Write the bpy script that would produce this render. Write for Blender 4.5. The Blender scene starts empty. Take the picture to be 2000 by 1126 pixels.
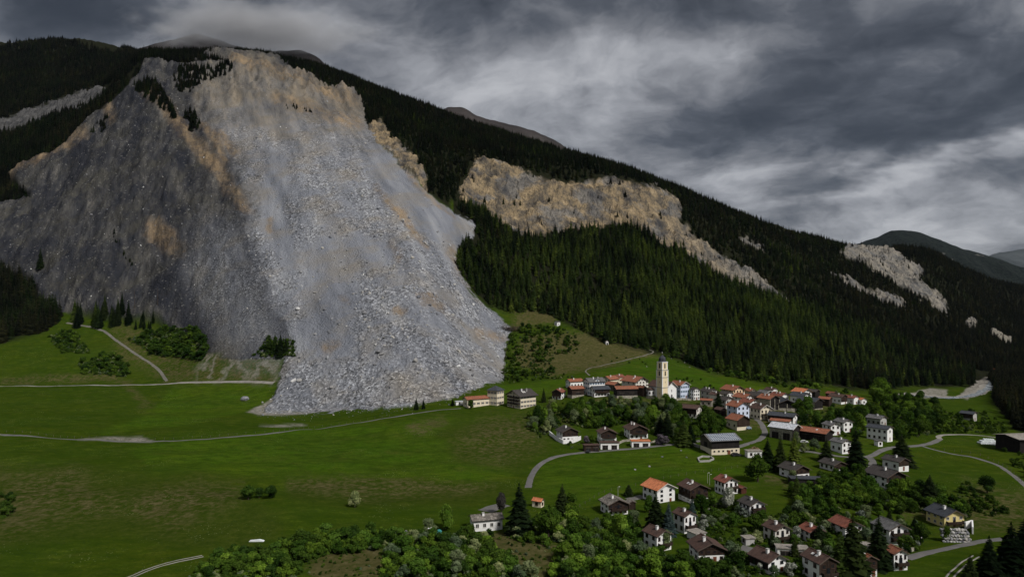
import bpy, math, random
import numpy as np
from mathutils import Vector, Matrix

C = bpy.context.scene.collection
SC = bpy.context.scene
F, HY, HC = 1333.33, 610.0, 80.0        # focal length in photo pixels, horizon row, camera height (m)
rng = np.random.default_rng(7)
random.seed(7)

# ------------------------------------------------------------------ camera
cam_d = bpy.data.cameras.new('camera')
cam_d.sensor_width = 36.0
cam_d.lens = 24.0
cam_d.shift_y = (HY - 563.0) / 2000.0
cam_d.clip_start = 1.0
cam_d.clip_end = 40000.0
cam = bpy.data.objects.new('camera', cam_d)
cam.location = (0, 0, HC)
cam.rotation_euler = (math.radians(90), 0, 0)
C.objects.link(cam)
SC.camera = cam

# ------------------------------------------------------------------ node helper
class NT:
    def __init__(s, tree):
        s.t = tree; s.n = tree.nodes; s.l = tree.links
    def add(s, typ, ins=None, **kw):
        nd = s.n.new(typ)
        for k, v in kw.items():
            setattr(nd, k, v)
        if ins:
            for k, v in ins.items():
                s.put(nd.inputs[k], v)
        return nd
    def put(s, sock, v):
        if isinstance(v, bpy.types.NodeSocket):
            s.l.new(v, sock)
        elif isinstance(v, bpy.types.Node):
            s.l.new(v.outputs[0], sock)
        else:
            if sock.type == 'RGBA' and len(v) == 3:
                v = (*v, 1.0)
            sock.default_value = v
    def noise(s, vec, scale, detail=4.0, rough=0.55, dist=0.0, out='Fac', lac=2.0):
        nd = s.add('ShaderNodeTexNoise', {'Vector': vec, 'Scale': scale, 'Detail': detail, 'Roughness': rough, 'Distortion': dist, 'Lacunarity': lac})
        return nd.outputs[out]
    def ramp(s, fac, *stops, interp='LINEAR'):
        nd = s.add('ShaderNodeValToRGB', {'Fac': fac})
        cr = nd.color_ramp; cr.interpolation = interp
        while len(cr.elements) < len(stops):
            cr.elements.new(0.5)
        for e, (p, c) in zip(cr.elements, stops):
            e.position = p
            e.color = (c, c, c, 1) if isinstance(c, (int, float)) else (*c, 1)
        return nd.outputs['Color']
    def mix(s, fac, a, b, blend='MIX'):
        nd = s.n.new('ShaderNodeMix'); nd.data_type = 'RGBA'; nd.blend_type = blend
        s.put(nd.inputs[0], fac); s.put(nd.inputs[6], a); s.put(nd.inputs[7], b)
        return nd.outputs[2]
    def math(s, op, a, b=0.0, clamp=False):
        nd = s.n.new('ShaderNodeMath'); nd.operation = op; nd.use_clamp = clamp
        s.put(nd.inputs[0], a); s.put(nd.inputs[1], b)
        return nd.outputs[0]
    def vmath(s, op, a, b=(0, 0, 0)):
        nd = s.n.new('ShaderNodeVectorMath'); nd.operation = op
        s.put(nd.inputs[0], a); s.put(nd.inputs[1], b)
        return nd.outputs['Value'] if op in ('DOT_PRODUCT', 'LENGTH', 'DISTANCE') else nd.outputs[0]
    def attr(s, name, typ='GEOMETRY', out='Fac'):
        nd = s.add('ShaderNodeAttribute', attribute_name=name, attribute_type=typ)
        return nd.outputs[out]
    def smooth(s, v, a, b):
        nd = s.n.new('ShaderNodeMapRange'); nd.interpolation_type = 'SMOOTHSTEP'
        s.put(nd.inputs['Value'], v); s.put(nd.inputs['From Min'], a); s.put(nd.inputs['From Max'], b)
        return nd.outputs[0]

# ------------------------------------------------------------------ sky and sun
SUN_EL, SUN_AZ = 46.0, 138.0            # azimuth clockwise from +Y (view direction)
w = bpy.data.worlds.new('World'); SC.world = w; w.use_nodes = True
T = NT(w.node_tree); T.n.clear()
geo = T.add('ShaderNodeTexCoord').outputs['Generated']
sep = T.add('ShaderNodeSeparateXYZ', {0: geo})
zz = T.math('ADD', T.math('MAXIMUM', sep.outputs[2], 0.0), 0.42)
px_ = T.math('DIVIDE', sep.outputs[0], zz)
py_ = T.math('DIVIDE', sep.outputs[1], zz)
cl = T.add('ShaderNodeCombineXYZ', {0: px_, 1: py_, 2: 0.0}).outputs[0]
rot = T.add('ShaderNodeVectorRotate', {'Vector': cl, 'Angle': 0.30}, rotation_type='Z_AXIS').outputs[0]
st = T.vmath('MULTIPLY', rot, (1.5, 1.9, 1.0))
warp = T.noise(st, 1.5, 5.0, 0.55, out='Color')
wv = T.vmath('ADD', st, T.vmath('MULTIPLY', T.vmath('SUBTRACT', warp, (0.5, 0.5, 0.5)), (0.45, 0.45, 0.0)))
n_big = T.noise(T.vmath('ADD', wv, (3.7, 1.3, 0.0)), 1.0, 5.0, 0.5)
n_mid = T.noise(T.vmath('ADD', wv, (7.1, 9.2, 0.0)), 2.4, 9.0, 0.58)
n_fin = T.noise(T.vmath('ADD', wv, (1.1, 4.2, 0.0)), 7.0, 8.0, 0.6)
def sky_blob(pxx, pyy, rx, rz, rotd=0.0):
    # a soft bank of cloud centred on the direction of one spot of the sky
    d = Vector(((pxx - 1000) / F, 1.0, (HY - pyy) / F)).normalized()
    rgt = Vector((d.y, -d.x, 0)).normalized(); up = rgt.cross(d)
    if up.z < 0: up = -up
    a = math.radians(rotd)
    e1 = rgt * math.cos(a) + up * math.sin(a); e2 = -rgt * math.sin(a) + up * math.cos(a)
    wob = T.vmath('MULTIPLY', T.vmath('SUBTRACT', warp, (0.5, 0.5, 0.5)), (0.25, 0.1, 0.2))
    dd = T.vmath('ADD', T.vmath('SUBTRACT', geo, tuple(d)), wob)
    u = T.math('DIVIDE', T.vmath('DOT_PRODUCT', dd, tuple(e1)), rx / F)
    v = T.math('DIVIDE', T.vmath('DOT_PRODUCT', dd, tuple(e2)), rz / F)
    r = T.math('SQRT', T.math('ADD', T.math('MULTIPLY', u, u), T.math('MULTIPLY', v, v)))
    return T.math('SUBTRACT', 1.0, T.smooth(r, 0.0, 1.0))
dens = T.math('ADD', T.math('MULTIPLY', T.math('SUBTRACT', n_big, 0.5), 1.0), T.math('MULTIPLY', T.math('SUBTRACT', n_mid, 0.5), 1.55))
dens = T.math('ADD', dens, T.math('MULTIPLY', T.math('SUBTRACT', n_fin, 0.5), 0.35))
for b_ in ((1840, 130, 560, 190, 8, 0.36), (1900, 205, 420, 80, 14, 0.26), (200, 10, 760, 130, 0, 0.34), (1000, -10, 700, 110, 0, 0.30), (1480, 245, 260, 60, 15, 0.12),
           (1330, 130, 420, 110, 20, -0.10), (1080, 230, 380, 140, -15, -0.20), (1350, 330, 420, 90, -20, -0.10), (1850, 305, 420, 34, 9, -0.30), (820, 130, 200, 60, 0, -0.10)):
    dens = T.math('ADD', dens, T.math('MULTIPLY', sky_blob(*b_[:5]), b_[5]))
val = T.smooth(dens, 0.60, -0.50)
cloud_col = T.ramp(val, (0.0, (0.022, 0.025, 0.031)), (0.25, (0.068, 0.074, 0.086)), (0.5, (0.150, 0.155, 0.168)), (0.75, (0.265, 0.272, 0.288)), (1.0, (0.42, 0.425, 0.44)))
sky = T.add('ShaderNodeTexSky', sky_type='NISHITA', sun_disc=False, sun_elevation=math.radians(SUN_EL), sun_rotation=math.radians(SUN_AZ), altitude=1200.0)
skyc = T.mix(1.0, sky.outputs[0], (0.10, 0.10, 0.10), 'MULTIPLY')
cloud_col = T.mix(1.0, cloud_col, (0.87, 0.87, 0.88), 'MULTIPLY')
mixc = T.mix(0.965, skyc, cloud_col)
bg = T.add('ShaderNodeBackground', {'Color': mixc, 'Strength': 1.0})
T.add('ShaderNodeOutputWorld', {'Surface': bg.outputs[0]})

sun_d = bpy.data.lights.new('sun', 'SUN')
sun_d.energy = 2.6; sun_d.angle = math.radians(12); sun_d.color = (1.0, 0.965, 0.92)
sun = bpy.data.objects.new('sun', sun_d)
az, el = math.radians(SUN_AZ), math.radians(SUN_EL)
sdir = Vector((math.sin(az) * math.cos(el), math.cos(az) * math.cos(el), math.sin(el)))
sun.rotation_euler = sdir.to_track_quat('Z', 'Y').to_euler()
sun.location = (300, -200, 900)
C.objects.link(sun)

SC.view_settings.view_transform = 'Standard'
SC.view_settings.look = 'None'
SC.view_settings.exposure = 0.45
SC.view_settings.gamma = 1.0
SC.view_settings.use_curve_mapping = False
SC.cycles.max_bounces = 5
SC.cycles.diffuse_bounces = 2
SC.cycles.glossy_bounces = 2
SC.cycles.volume_bounces = 0
SC.cycles.use_denoising = True

# ------------------------------------------------------------------ numeric noise
def _grad(ix, iy, seed):
    h = (ix.astype(np.int64) * 374761393 + iy.astype(np.int64) * 668265263 + seed * 974634877) & 0xffffffff
    h = ((h ^ (h >> 13)) * 1274126177) & 0xffffffff
    h = h ^ (h >> 16)
    a = (h & 0xffff) * (2 * np.pi / 65536.0)
    return np.cos(a), np.sin(a)
def perlin(x, y, seed=0):
    x0 = np.floor(x); y0 = np.floor(y); fx = x - x0; fy = y - y0
    u = fx * fx * fx * (fx * (fx * 6 - 15) + 10); v = fy * fy * fy * (fy * (fy * 6 - 15) + 10)
    def g(dx, dy):
        a, b = _grad(x0 + dx, y0 + dy, seed); return a * (fx - dx) + b * (fy - dy)
    a = g(0, 0) * (1 - u) + g(1, 0) * u; b = g(0, 1) * (1 - u) + g(1, 1) * u
    return (a * (1 - v) + b * v) * 1.5
def fbm(x, y, seed=0, oct=4, rough=0.5):
    s = 0; a = 1.0; n = 0
    for i in range(oct):
        s = s + a * perlin(x, y, seed + i * 17); n += a; a *= rough; x = x * 2.03 + 5.1; y = y * 2.03 - 3.7
    return s / n
def ridged(x, y, seed=0, oct=4, rough=0.5):
    s = 0; a = 1.0; n = 0
    for i in range(oct):
        s = s + a * (1 - 2 * np.abs(perlin(x, y, seed + i * 13))); n += a; a *= rough; x = x * 2.1 + 1.7; y = y * 2.1 + 9.2
    return s / n
def pchip(xk, yk, x):
    # xk (n,), yk (n, m) -> value at x (p,): (p, m); monotone cubic
    xk = np.asarray(xk, float); yk = np.asarray(yk, float)
    if yk.ndim == 1: yk = yk[:, None]
    h = np.diff(xk)[:, None]; d = np.diff(yk, axis=0) / h
    m = np.zeros_like(yk); m[0] = d[0]; m[-1] = d[-1]
    w1 = 2 * h[1:] + h[:-1]; w2 = h[1:] + 2 * h[:-1]
    with np.errstate(divide='ignore', invalid='ignore'):
        mm = (w1 + w2) / (w1 / d[:-1] + w2 / d[1:])
    m[1:-1] = np.where(d[:-1] * d[1:] > 0, mm, 0.0)
    i = np.clip(np.searchsorted(xk, x) - 1, 0, len(xk) - 2)
    hh = (xk[i + 1] - xk[i])[:, None]; t = ((x - xk[i])[:, None] / hh)
    t2 = t * t; t3 = t2 * t
    return (2 * t3 - 3 * t2 + 1) * yk[i] + (t3 - 2 * t2 + t) * hh * m[i] + (-2 * t3 + 3 * t2) * yk[i + 1] + (t3 - t2) * hh * m[i + 1]

# polygons that say what covers which stretch of the valley (traced on the ground, in view coordinates)
def inside(poly, x, y):
    r = np.zeros(np.shape(x), bool); n = len(poly)
    for i in range(n):
        x1, y1 = poly[i]; x2, y2 = poly[(i + 1) % n]
        c = ((y1 > y) != (y2 > y))
        with np.errstate(divide='ignore', invalid='ignore'):
            r ^= c & (x < (x2 - x1) * (y - y1) / ((y2 - y1) or 1e-9) + x1)
    return r
def sdist(poly, x, y, closed=True):
    d = np.full(np.shape(x), 1e9); n = len(poly)
    for i in range(n if closed else n - 1):
        x1, y1 = poly[i]; x2, y2 = poly[(i + 1) % n]
        dx, dy = x2 - x1, y2 - y1; L = dx * dx + dy * dy or 1e-9
        t = np.clip(((x - x1) * dx + (y - y1) * dy) / L, 0, 1)
        d = np.minimum(d, np.hypot(x - x1 - t * dx, y - y1 - t * dy))
    if closed: d = np.where(inside(poly, x, y), d, -d)
    return d
def sstep(a, b, v):
    t = np.clip((v - a) / (b - a), 0, 1); return t * t * (3 - 2 * t)

SLIDE = [(450,114),(480,118),(520,127),(560,140),(600,150),(650,172),(690,190),(708,205),(718,245),(740,280),(770,312),(806,345),(835,375),(880,405),(930,440),(925,462),(900,478),(885,500),(898,535),(930,580),(965,608),(996,637),(988,670),(983,720),(980,744),(955,752),(930,757),(900,770),(880,776),(840,786),(800,792),(760,796),(700,799),(640,803),(600,806),(550,806),(512,803),(522,790),(540,768),(545,745),(560,700),(577,680),(560,640),(530,600),(500,540),(483,470),(490,400),(470,330),(430,270),(400,235),(380,200),(375,160),(400,135)]
SCREE = [(282,122),(340,126),(400,137),(375,160),(380,200),(430,270),(470,330),(490,400),(483,470),(500,540),(530,600),(560,640),(577,682),(520,690),(470,700),(400,690),(350,650),(300,625),(220,625),(110,610),(60,560),(0,520),(-60,500),(-60,420),(0,400),(60,395),(18,345),(60,318),(130,285),(175,235),(250,178),(268,150)]
CLIFF1 = [(925,308),(960,312),(1000,325),(1060,345),(1110,358),(1150,352),(1185,345),(1225,352),(1262,362),(1300,372),(1322,385),(1332,410),(1325,438),(1290,462),(1240,445),(1200,442),(1120,447),(1050,462),(1010,455),(965,425),(935,408),(905,398),(900,372),(915,345)]
CLIFF2 = [(1268,446),(1300,440),(1335,436),(1352,452),(1372,470),(1400,490),(1450,530),(1500,555),(1530,570),(1542,590),(1505,580),(1460,560),(1400,532),(1335,490),(1285,478)]
CLIFF3 = [(1640,492),(1665,475),(1690,470),(1740,485),(1790,512),(1806,530),(1795,552),(1838,572),(1850,600),(1853,617),(1815,595),(1785,575),(1740,547),(1700,525),(1680,510),(1655,502)]
CLIFF4 = [(1610,528),(1650,540),(1700,562),(1750,580),(1768,602),(1720,590),(1660,562)]
CLIFF5 = [(1886,630),(1900,620),(1910,632),(1900,642)]
CLIFF6 = [(-100,262),(0,238),(80,205),(150,182),(200,170),(206,185),(150,212),(90,235),(0,262),(-100,300)]
CLIFF7 = [(715,250),(745,235),(765,270),(800,290),(825,330),(840,372),(800,345),(760,310),(735,285)]
CLIFF8 = [(1440,462),(1460,460),(1485,478),(1490,492),(1465,482)]
WOOD_LOW = [(905,490),(940,472),(920,440),(890,402),(905,395),(940,405),(1000,455),(1060,464),(1130,448),(1235,442),(1290,470),(1335,492),(1400,536),(1470,566),(1540,592),(1600,600),(1700,640),(1800,690),(1905,728),(1900,750),(1820,752),(1700,760),(1600,750),(1500,748),(1430,735),(1380,722),(1300,692),(1230,676),(1175,664),(1150,652),(1120,635),(1085,622),(1040,604),(990,612),(960,600),(925,570),(892,530)]
WOOD_UP = [(340,95),(300,88),(450,98),(560,108),(650,138),(740,165),(830,203),(900,236),(1000,263),(1100,298),(1160,312),(1220,328),(1300,358),(1400,398),(1480,435),(1560,462),(1640,460),(1700,460),(1790,488),(1900,523),(2000,555),(2200,600),(2600,640),(2600,760),(2000,735),(1900,722),(1800,688),(1700,638),(1600,600),(1540,588),(1530,570),(1450,530),(1372,470),(1335,450),(1332,400),(1300,372),(1225,352),(1185,345),(1150,352),(1110,358),(1000,325),(925,308),(912,345),(898,372),(880,400),(835,375),(825,330),(790,290),(745,240),(715,240),(705,195),(600,146),(520,122),(450,110)]
WOOD_LEFT = [(-200,290),(0,262),(90,235),(170,205),(235,165),(262,140),(285,150),(300,170),(262,172),(200,222),(160,262),(130,285),(60,318),(18,345),(60,395),(95,430),(75,432),(20,400),(-200,380)]
WOOD_LEFT2 = [(-200,440),(0,455),(40,500),(75,545),(105,575),(118,618),(80,648),(0,668),(-200,690)]
WOOD_FAR = [(-400,120),(0,93),(90,80),(150,84),(230,108),(288,92),(270,130),(215,165),(150,180),(60,210),(0,236),(-400,300)]
WOOD_RIGHT = [(2600,750),(2000,738),(1950,728),(1935,742),(1945,765),(1940,790),(1960,805),(1990,845),(2600,900)]
APRON = [(478,803),(510,788),(546,770),(560,803),(610,806),(560,811),(505,811)]
SANDS = [[(505,829),(560,826),(600,827),(540,832)], [(150,858),(230,853),(275,854),(300,862),(220,860)], [(1778,768),(1815,756),(1850,760),(1850,772),(1800,778)], [(1870,775),(1900,745),(1925,738),(1945,745),(1925,765),(1890,780)]]
BROWNS = [([(1200,770),(1340,774),(1420,770),(1600,772),(1660,785),(1600,804),(1500,830),(1440,845),(1400,800),(1350,790)], 12), ([(790,830),(815,818),(870,815),(880,830),(850,850),(825,862),(795,850)], 8), ([(0,930),(140,930),(200,990),(120,1010),(0,1040)], 40), ([(150,990),(330,960),(470,950),(455,1000),(330,1035),(240,1000)], 25), ([(1030,655),(1130,650),(1190,655),(1290,690),(1180,712),(1080,730),(1000,700)], 12), ([(560,936),(700,938),(960,940),(900,955),(700,970),(560,960)], 14),
          ([(945,820),(1030,815),(1060,870),(960,900),(900,880)], 30), ([(590,1100),(640,1075),(740,1070),(760,1126),(600,1126)], 14), ([(950,1040),(1030,1050),(1100,1060),(1130,1126),(1060,1126),(960,1090)], 14), ([(1070,785),(1110,800),(1120,835),(1080,825)], 8), ([(1480,928),(1530,930),(1545,955),(1490,945)], 8), ([(210,720),(240,740),(300,800),(280,800)], 10), ([(220,625),(420,690),(520,735),(330,745),(220,690)], 20), ([(1030,604),(1065,612),(1080,630),(1010,635),(995,640)], 6), ([(1755,985),(1830,970),(1830,1010),(1760,1010)], 12), ([(1880,935),(2000,960),(2000,1040),(1900,1030)], 20), ([(0,735),(200,728),(260,742),(0,750)], 5), ([(400,690),(550,700),(545,742),(400,742)], 8), ([(1150,770),(1300,778),(1290,812),(1160,800)], 10)]
OCHRE = [([(292,188),(335,235),(385,290),(430,345),(455,385),(478,415)], 17), ([(395,245),(425,290),(440,320)], 10), ([(425,262),(455,292)], 11), ([(448,290),(462,305)], 10), ([(832,600),(858,606)], 13), ([(765,480),(775,505)], 12), ([(672,585),(684,588)], 8), ([(735,370),(800,440),(835,480)], 9), ([(130,285),(60,325),(25,345)], 12), ([(130,290),(155,270)], 18), ([(300,460),(330,480),(340,500)], 22), ([(205,190),(215,240)], 12), ([(880,490),(905,540),(930,560)], 12), ([(770,612),(790,615)], 8), ([(540,200),(700,240)], 14), ([(460,130),(600,165),(690,205)], 16), ([(790,320),(806,350)], 9), ([(640,680),(660,670)], 14), ([(525,430),(530,450)], 8), ([(930,655),(975,660)], 14), ([(800,350),(890,420)], 7), ([(815,590),(850,585)], 7)]
SMOOTHS = [([(640,520),(650,590),(640,650)], 55), ([(760,330),(830,400),(880,440)], 40), ([(700,480),(740,500)], 26), ([(540,330),(530,420),(560,500)], 22), ([(500,210),(560,240)], 30)]

# ------------------------------------------------------------------ terrain heights
COLS = {
 -500: [(40,2900),(200,1130),(300,960),(400,850),(520,790),(640,748),(720,690),(800,640),(900,560),(1000,480),(1150,400),(1300,330),(1500,280),(2000,190),(2300,150),(2800,200),(3200,230)],
 0:    [(40,2900),(200,1126),(300,950),(400,855),(520,795),(640,751),(720,690),(800,640),(900,560),(1000,470),(1150,385),(1300,300),(1400,262),(1500,245),(2000,140),(2300,92),(2800,140),(3200,170)],
 150:  [(40,2900),(200,1126),(300,955),(400,860),(520,800),(640,751),(720,690),(800,632),(900,520),(1000,430),(1150,330),(1300,255),(1400,214),(1500,206),(1800,172),(2300,86),(2800,140),(3200,170)],
 300:  [(40,2900),(200,1126),(300,957),(400,862),(520,805),(636,749),(685,715),(750,658),(838,556),(985,400),(1190,245),(1350,162),(1500,104),(1600,110),(2000,120),(2300,124),(3200,200)],
 450:  [(40,2900),(200,1126),(300,957),(400,862),(520,805),(590,766),(614,745),(648,702),(690,648),(750,582),(855,472),(1015,335),(1230,205),(1450,128),(1520,112),(1700,104),(1800,103),(2200,140),(3200,190)],
 600:  [(40,2900),(200,1126),(300,958),(400,865),(500,818),(540,804),(560,782),(600,722),(640,668),(700,590),(800,485),(900,395),(1000,325),(1200,219),(1400,156),(1450,144),(1600,131),(1700,126),(2200,170),(3200,210)],
 800:  [(40,2900),(200,1126),(300,958),(400,862),(470,816),(515,794),(560,742),(620,650),(700,560),(800,465),(900,390),(1000,332),(1150,274),(1300,240),(1500,205),(1600,198),(2200,240),(3200,270)],
 1000: [(40,2900),(200,1126),(300,958),(400,865),(450,832),(500,800),(560,765),(620,738),(700,690),(760,640),(820,590),(900,500),(1000,430),(1060,380),(1120,320),(1300,285),(1500,268),(2200,310),(3200,340)],
 1200: [(40,2900),(200,1126),(300,957),(350,908),(400,864),(450,826),(490,786),(520,772),(560,755),(620,725),(700,688),(800,620),(900,540),(1000,465),(1050,430),(1110,380),(1160,338),(1300,328),(1420,326),(2200,370),(3200,400)],
 1400: [(40,2900),(200,1126),(300,958),(350,905),(400,860),(450,825),(500,795),(560,772),(620,745),(700,720),(800,660),(900,600),(1000,545),(1100,490),(1150,460),(1250,425),(1350,403),(2200,440),(3200,460)],
 1600: [(40,2900),(200,1126),(300,958),(350,905),(400,862),(450,830),(500,806),(560,785),(620,765),(700,745),(800,705),(900,660),(1000,620),(1150,570),(1300,520),(1450,477),(1500,468),(2200,500),(3200,520)],
 1800: [(40,2900),(200,1126),(250,1045),(300,965),(350,912),(400,870),(450,840),(500,815),(600,785),(700,770),(800,755),(900,735),(1050,690),(1200,650),(1400,590),(1550,540),(1700,498),(1750,491),(2300,525),(3200,545)],
 2000: [(40,2900),(200,1130),(300,975),(400,880),(450,850),(500,830),(600,800),(700,780),(800,768),(900,755),(1000,740),(1200,715),(1500,670),(1800,620),(2100,572),(2600,600),(3200,610)],
 2500: [(40,2900),(200,1130),(300,990),(400,900),(450,870),(500,850),(600,820),(700,800),(800,785),(900,770),(1000,755),(1200,730),(1500,690),(1800,650),(2100,615),(2600,630),(3200,640)],
}
YR = np.concatenate([np.geomspace(40, 520, 170, endpoint=False), np.geomspace(520, 1600, 400, endpoint=False), np.geomspace(1600, 3200, 70)])
PXC = np.concatenate([np.linspace(-500, -60, 60, endpoint=False), np.linspace(-60, 2060, 880, endpoint=False), np.linspace(2060, 2500, 60)])
UC = (PXC - 1000) / F
ck = sorted(COLS)
prof = np.stack([pchip([k[0] for k in COLS[c]], [(HC - (k[1] - HY) / F * k[0]) for k in COLS[c]], YR)[:, 0] for c in ck])   # (cols, rows)
ZG = pchip(ck, prof, PXC).T.copy()                                                                                           # (rows, pxs)
YG = np.repeat(YR[:, None], len(PXC), 1); XG = YG * UC[None, :]
def scr(x, y, z): return 1000 + F * x / y, HY - F * (z - HC) / y
PXG, PYG = scr(XG, YG, ZG)
wx = fbm(XG / 60, YG / 60, 3, 4, 0.6) * 16 * (700 / np.maximum(YG, 500)); wy = fbm(XG / 60, YG / 60, 51, 4, 0.6) * 16 * (700 / np.maximum(YG, 500))
QX, QY = PXG + wx, PYG + wy
RX, RY = QX + 9 * fbm(XG / 11, YG / 11, 71, 4, .65), QY + 9 * fbm(XG / 11, YG / 11, 72, 4, .65)
def mask(poly, soft=4.0, px=QX, py=QY, ymin=0, ymax=1e9):
    return sstep(-soft, soft, sdist(poly, px, py)) * (YG > ymin) * (YG < ymax)
rg_ = 1.0 + 0 * XG; d_slide = sdist(SLIDE, PXG + wx * 0.8 + 7 * fbm(XG / 9, YG / 9, 61, 3, .6), PYG + wy * 0.5 + 6 * fbm(XG / 8, YG / 8, 62, 3, .6))
M = {}
wl_ = sstep(575, 520, PXG) * sstep(705, 640, PYG)
M['slide'] = sstep(-2 - 30 * wl_, 2 + 34 * wl_, d_slide + wl_ * 22 * fbm(XG / 30, YG / 30, 88, 4, .6)) * (YG < 1560) * (YG > 480)
M['slide'] = np.maximum(M['slide'], .46 * mask([(400,440),(480,450),(515,540),(560,620),(590,700),(470,700),(420,640),(370,540)], 55) * (YG > 600))
M['scree'] = mask(SCREE, 5, ymin=640, ymax=1580)
M['cliff'] = np.clip(sum(mask(p, 2.5, RX, RY, ymin=a, ymax=b) for p, a, b in ((CLIFF1,900,1250),(CLIFF2,880,1300),(CLIFF3,1150,1900),(CLIFF4,1100,1800),(CLIFF5,1100,1900),(CLIFF6,1380,2100),(CLIFF7,900,1350),(CLIFF8,1000,1500))), 0, 1)
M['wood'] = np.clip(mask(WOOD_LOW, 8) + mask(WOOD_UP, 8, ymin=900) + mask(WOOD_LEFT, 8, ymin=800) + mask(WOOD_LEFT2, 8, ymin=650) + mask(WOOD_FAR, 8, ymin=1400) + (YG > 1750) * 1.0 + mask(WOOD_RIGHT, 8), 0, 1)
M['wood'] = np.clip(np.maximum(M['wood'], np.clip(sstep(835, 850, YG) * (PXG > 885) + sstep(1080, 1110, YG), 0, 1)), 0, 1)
M['sand'] = np.clip(sum(mask(p, 2.0, PXG + wx * 0.3, PYG + wy * 0.2) for p in [APRON] + SANDS), 0, 1)
M['brown'] = np.clip(sum(mask(p, s, PXG + wx, PYG + wy) for p, s in BROWNS), 0, 1) + sum(mask(p, 10, PXG + wx, PYG + wy) for p in ([(1020,650),(1130,650),(1190,655),(1290,690),(1180,712),(1080,735),(1000,715)], [(1000,605),(1065,610),(1090,632),(1000,640)], [(960,1050),(1030,1055),(1110,1062),(1125,1126),(1060,1126),(970,1090)], [(590,1105),(640,1078),(740,1074),(755,1126),(600,1126)]))
M['rough'] = np.clip(sum(mask(p, 14, PXG + wx * 1.5, PYG + wy) for p in ([(-60,925),(130,925),(260,930),(450,938),(478,990),(560,1030),(480,1075),(330,1060),(200,1040),(-60,1075)], [(560,938),(980,938),(1020,965),(900,985),(560,985)], [(890,815),(1030,812),(1075,880),(1020,915),(900,905),(860,860)], [(1780,955),(2060,990),(2060,1050),(1900,1045),(1800,1020)])) , 0, 1)  # rough pasture; the lower-left part also has edge darkening put into its colour
M['fresh'] = np.clip(sum(mask(p, 6, PXG + wx * .6, PYG + wy * .5) for p in ([(1046,950),(1062,907),(1130,888),(1240,879),(1360,869),(1400,900),(1470,905),(1485,945),(1300,935),(1240,955),(1130,990)], [(520,842),(700,822),(1000,812),(900,850),(1010,925),(960,936),(560,938),(300,925),(240,880),(300,866)], [(985,752),(1075,742),(1130,735),(1100,765),(1000,772),(920,776)], [(1160,728),(1275,690),(1400,728),(1540,770),(1400,764),(1330,752),(1200,738)], [(340,752),(540,750),(520,780),(480,800),(380,830),(200,846),(300,800)])), 0, 1)
M['ochre'] = np.clip(sum(sstep(wd * 1.35, wd * 0.1, sdist(p, QX, QY, False)) for p, wd in OCHRE), 0, 1)
M['fine'] = np.clip(sum(sstep(wd * 1.3, wd * 0.6, sdist(p, QX, QY, False)) for p, wd in SMOOTHS), 0, 1) * M['slide']
M['scree'] = np.maximum(M['scree'], sstep(.02, .12, M['slide']) * sstep(590, 560, PXG) * (PYG < 700)); M['cliff'] = np.clip(M['cliff'] - M['slide'], 0, 1)
gull = sstep(0.45, 0.75, ridged(PXG / 30 + PYG * 0.01 + fbm(PXG / 30, PYG / 20, 78, 3) * .5, PYG / 60, 77, 3)) * mask([(385,692),(430,686),(500,694),(550,698),(545,742),(390,744)], 14)
M['sand'] = np.clip(M['sand'] + gull * 0.55, 0, 1)

# relief on top of the large shape
rock = np.clip(M['slide'] + M['scree'], 0, 1); scree_only = np.clip(M['scree'] - M['slide'], 0, 1)
edge = sstep(0, 22, d_slide)
Z0 = ZG.copy()
ZG += 2.0 * fbm(XG / 80, YG / 45, 21, 3) * (1 - rock) * sstep(180, 400, YG)
ZG += 0.55 * fbm(XG / 16, YG / 11, 22, 3) * (1 - rock) + 1.7 * fbm(XG / 38, YG / 24, 23, 3) * (1 - rock) * sstep(20, -40, XG - 0.05 * YG) * sstep(220, 300, YG) * sstep(520, 440, YG)
for bx, by, br_, bh in ((-55, 428, 15, 4.0), (-8, 415, 14, 2.2), (-28, 398, 12, 1.8), (4, 440, 12, 2.0), (-150, 300, 30, 3.0), (-95, 268, 24, 2.2), (-210, 330, 34, 2.0)):
    ZG += 1.0 * bh * np.exp(-((XG - bx) ** 2 / (2.2 * br_) ** 2 + (YG - by) ** 2 / br_ ** 2))
FA = XG * 0.894 + YG * 0.447; FB = YG * 0.894 - XG * 0.447        # across and along the fall of the slope
ZG += M['slide'] * edge * (4.0 * fbm(FA / 38, FB / 120, 31, 4) + (1 - 0.8 * M['fine']) * (1.3 * ridged(FA / 17, FB / 26, 33, 4, 0.55) + 0.9 * perlin(XG / 4.0, YG / 4.5, 35)))
toe = sstep(0, 30, d_slide) * (YG < 700)
ZG += M['slide'] * toe * (2.0 + 1.6 * fbm(XG / 20, YG / 20, 36, 3))
up = M['slide'] * sstep(1150, 1380, YG)
ZG += up * (26 * ridged(FA / 60, FB / 190, 41, 5, 0.6) + 9 * fbm(XG / 16, YG / 22, 42, 5, .68))
FLX = XG * 0.80 + YG * 0.45; FLY = YG * 0.85 - XG * 0.35          # downhill grain of the left slope
ZG += scree_only * (17 * ridged(FA / 80 + .25 * fbm(XG / 60, YG / 60, 44, 3), FB / 240, 43, 6, 0.66) + 5.0 * fbm(XG / 16, YG / 18, 45, 4, 0.65)) * sstep(660, 800, YG) * (1 + 0.5 * sstep(1050, 1350, YG))
ZG += (scree_only + up) * sstep(1150, 1350, YG) * 4.0 * np.round(2.5 * fbm(FA / 45, FB / 40, 46, 3)) / 2.5
ZG += M['cliff'] * (13 * ridged(XG / 48 - YG / 170, YG / 90, 47, 5, 0.6) + 5 * fbm(XG / 12, YG / 12, 49, 4, 0.65) - 6)
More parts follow.
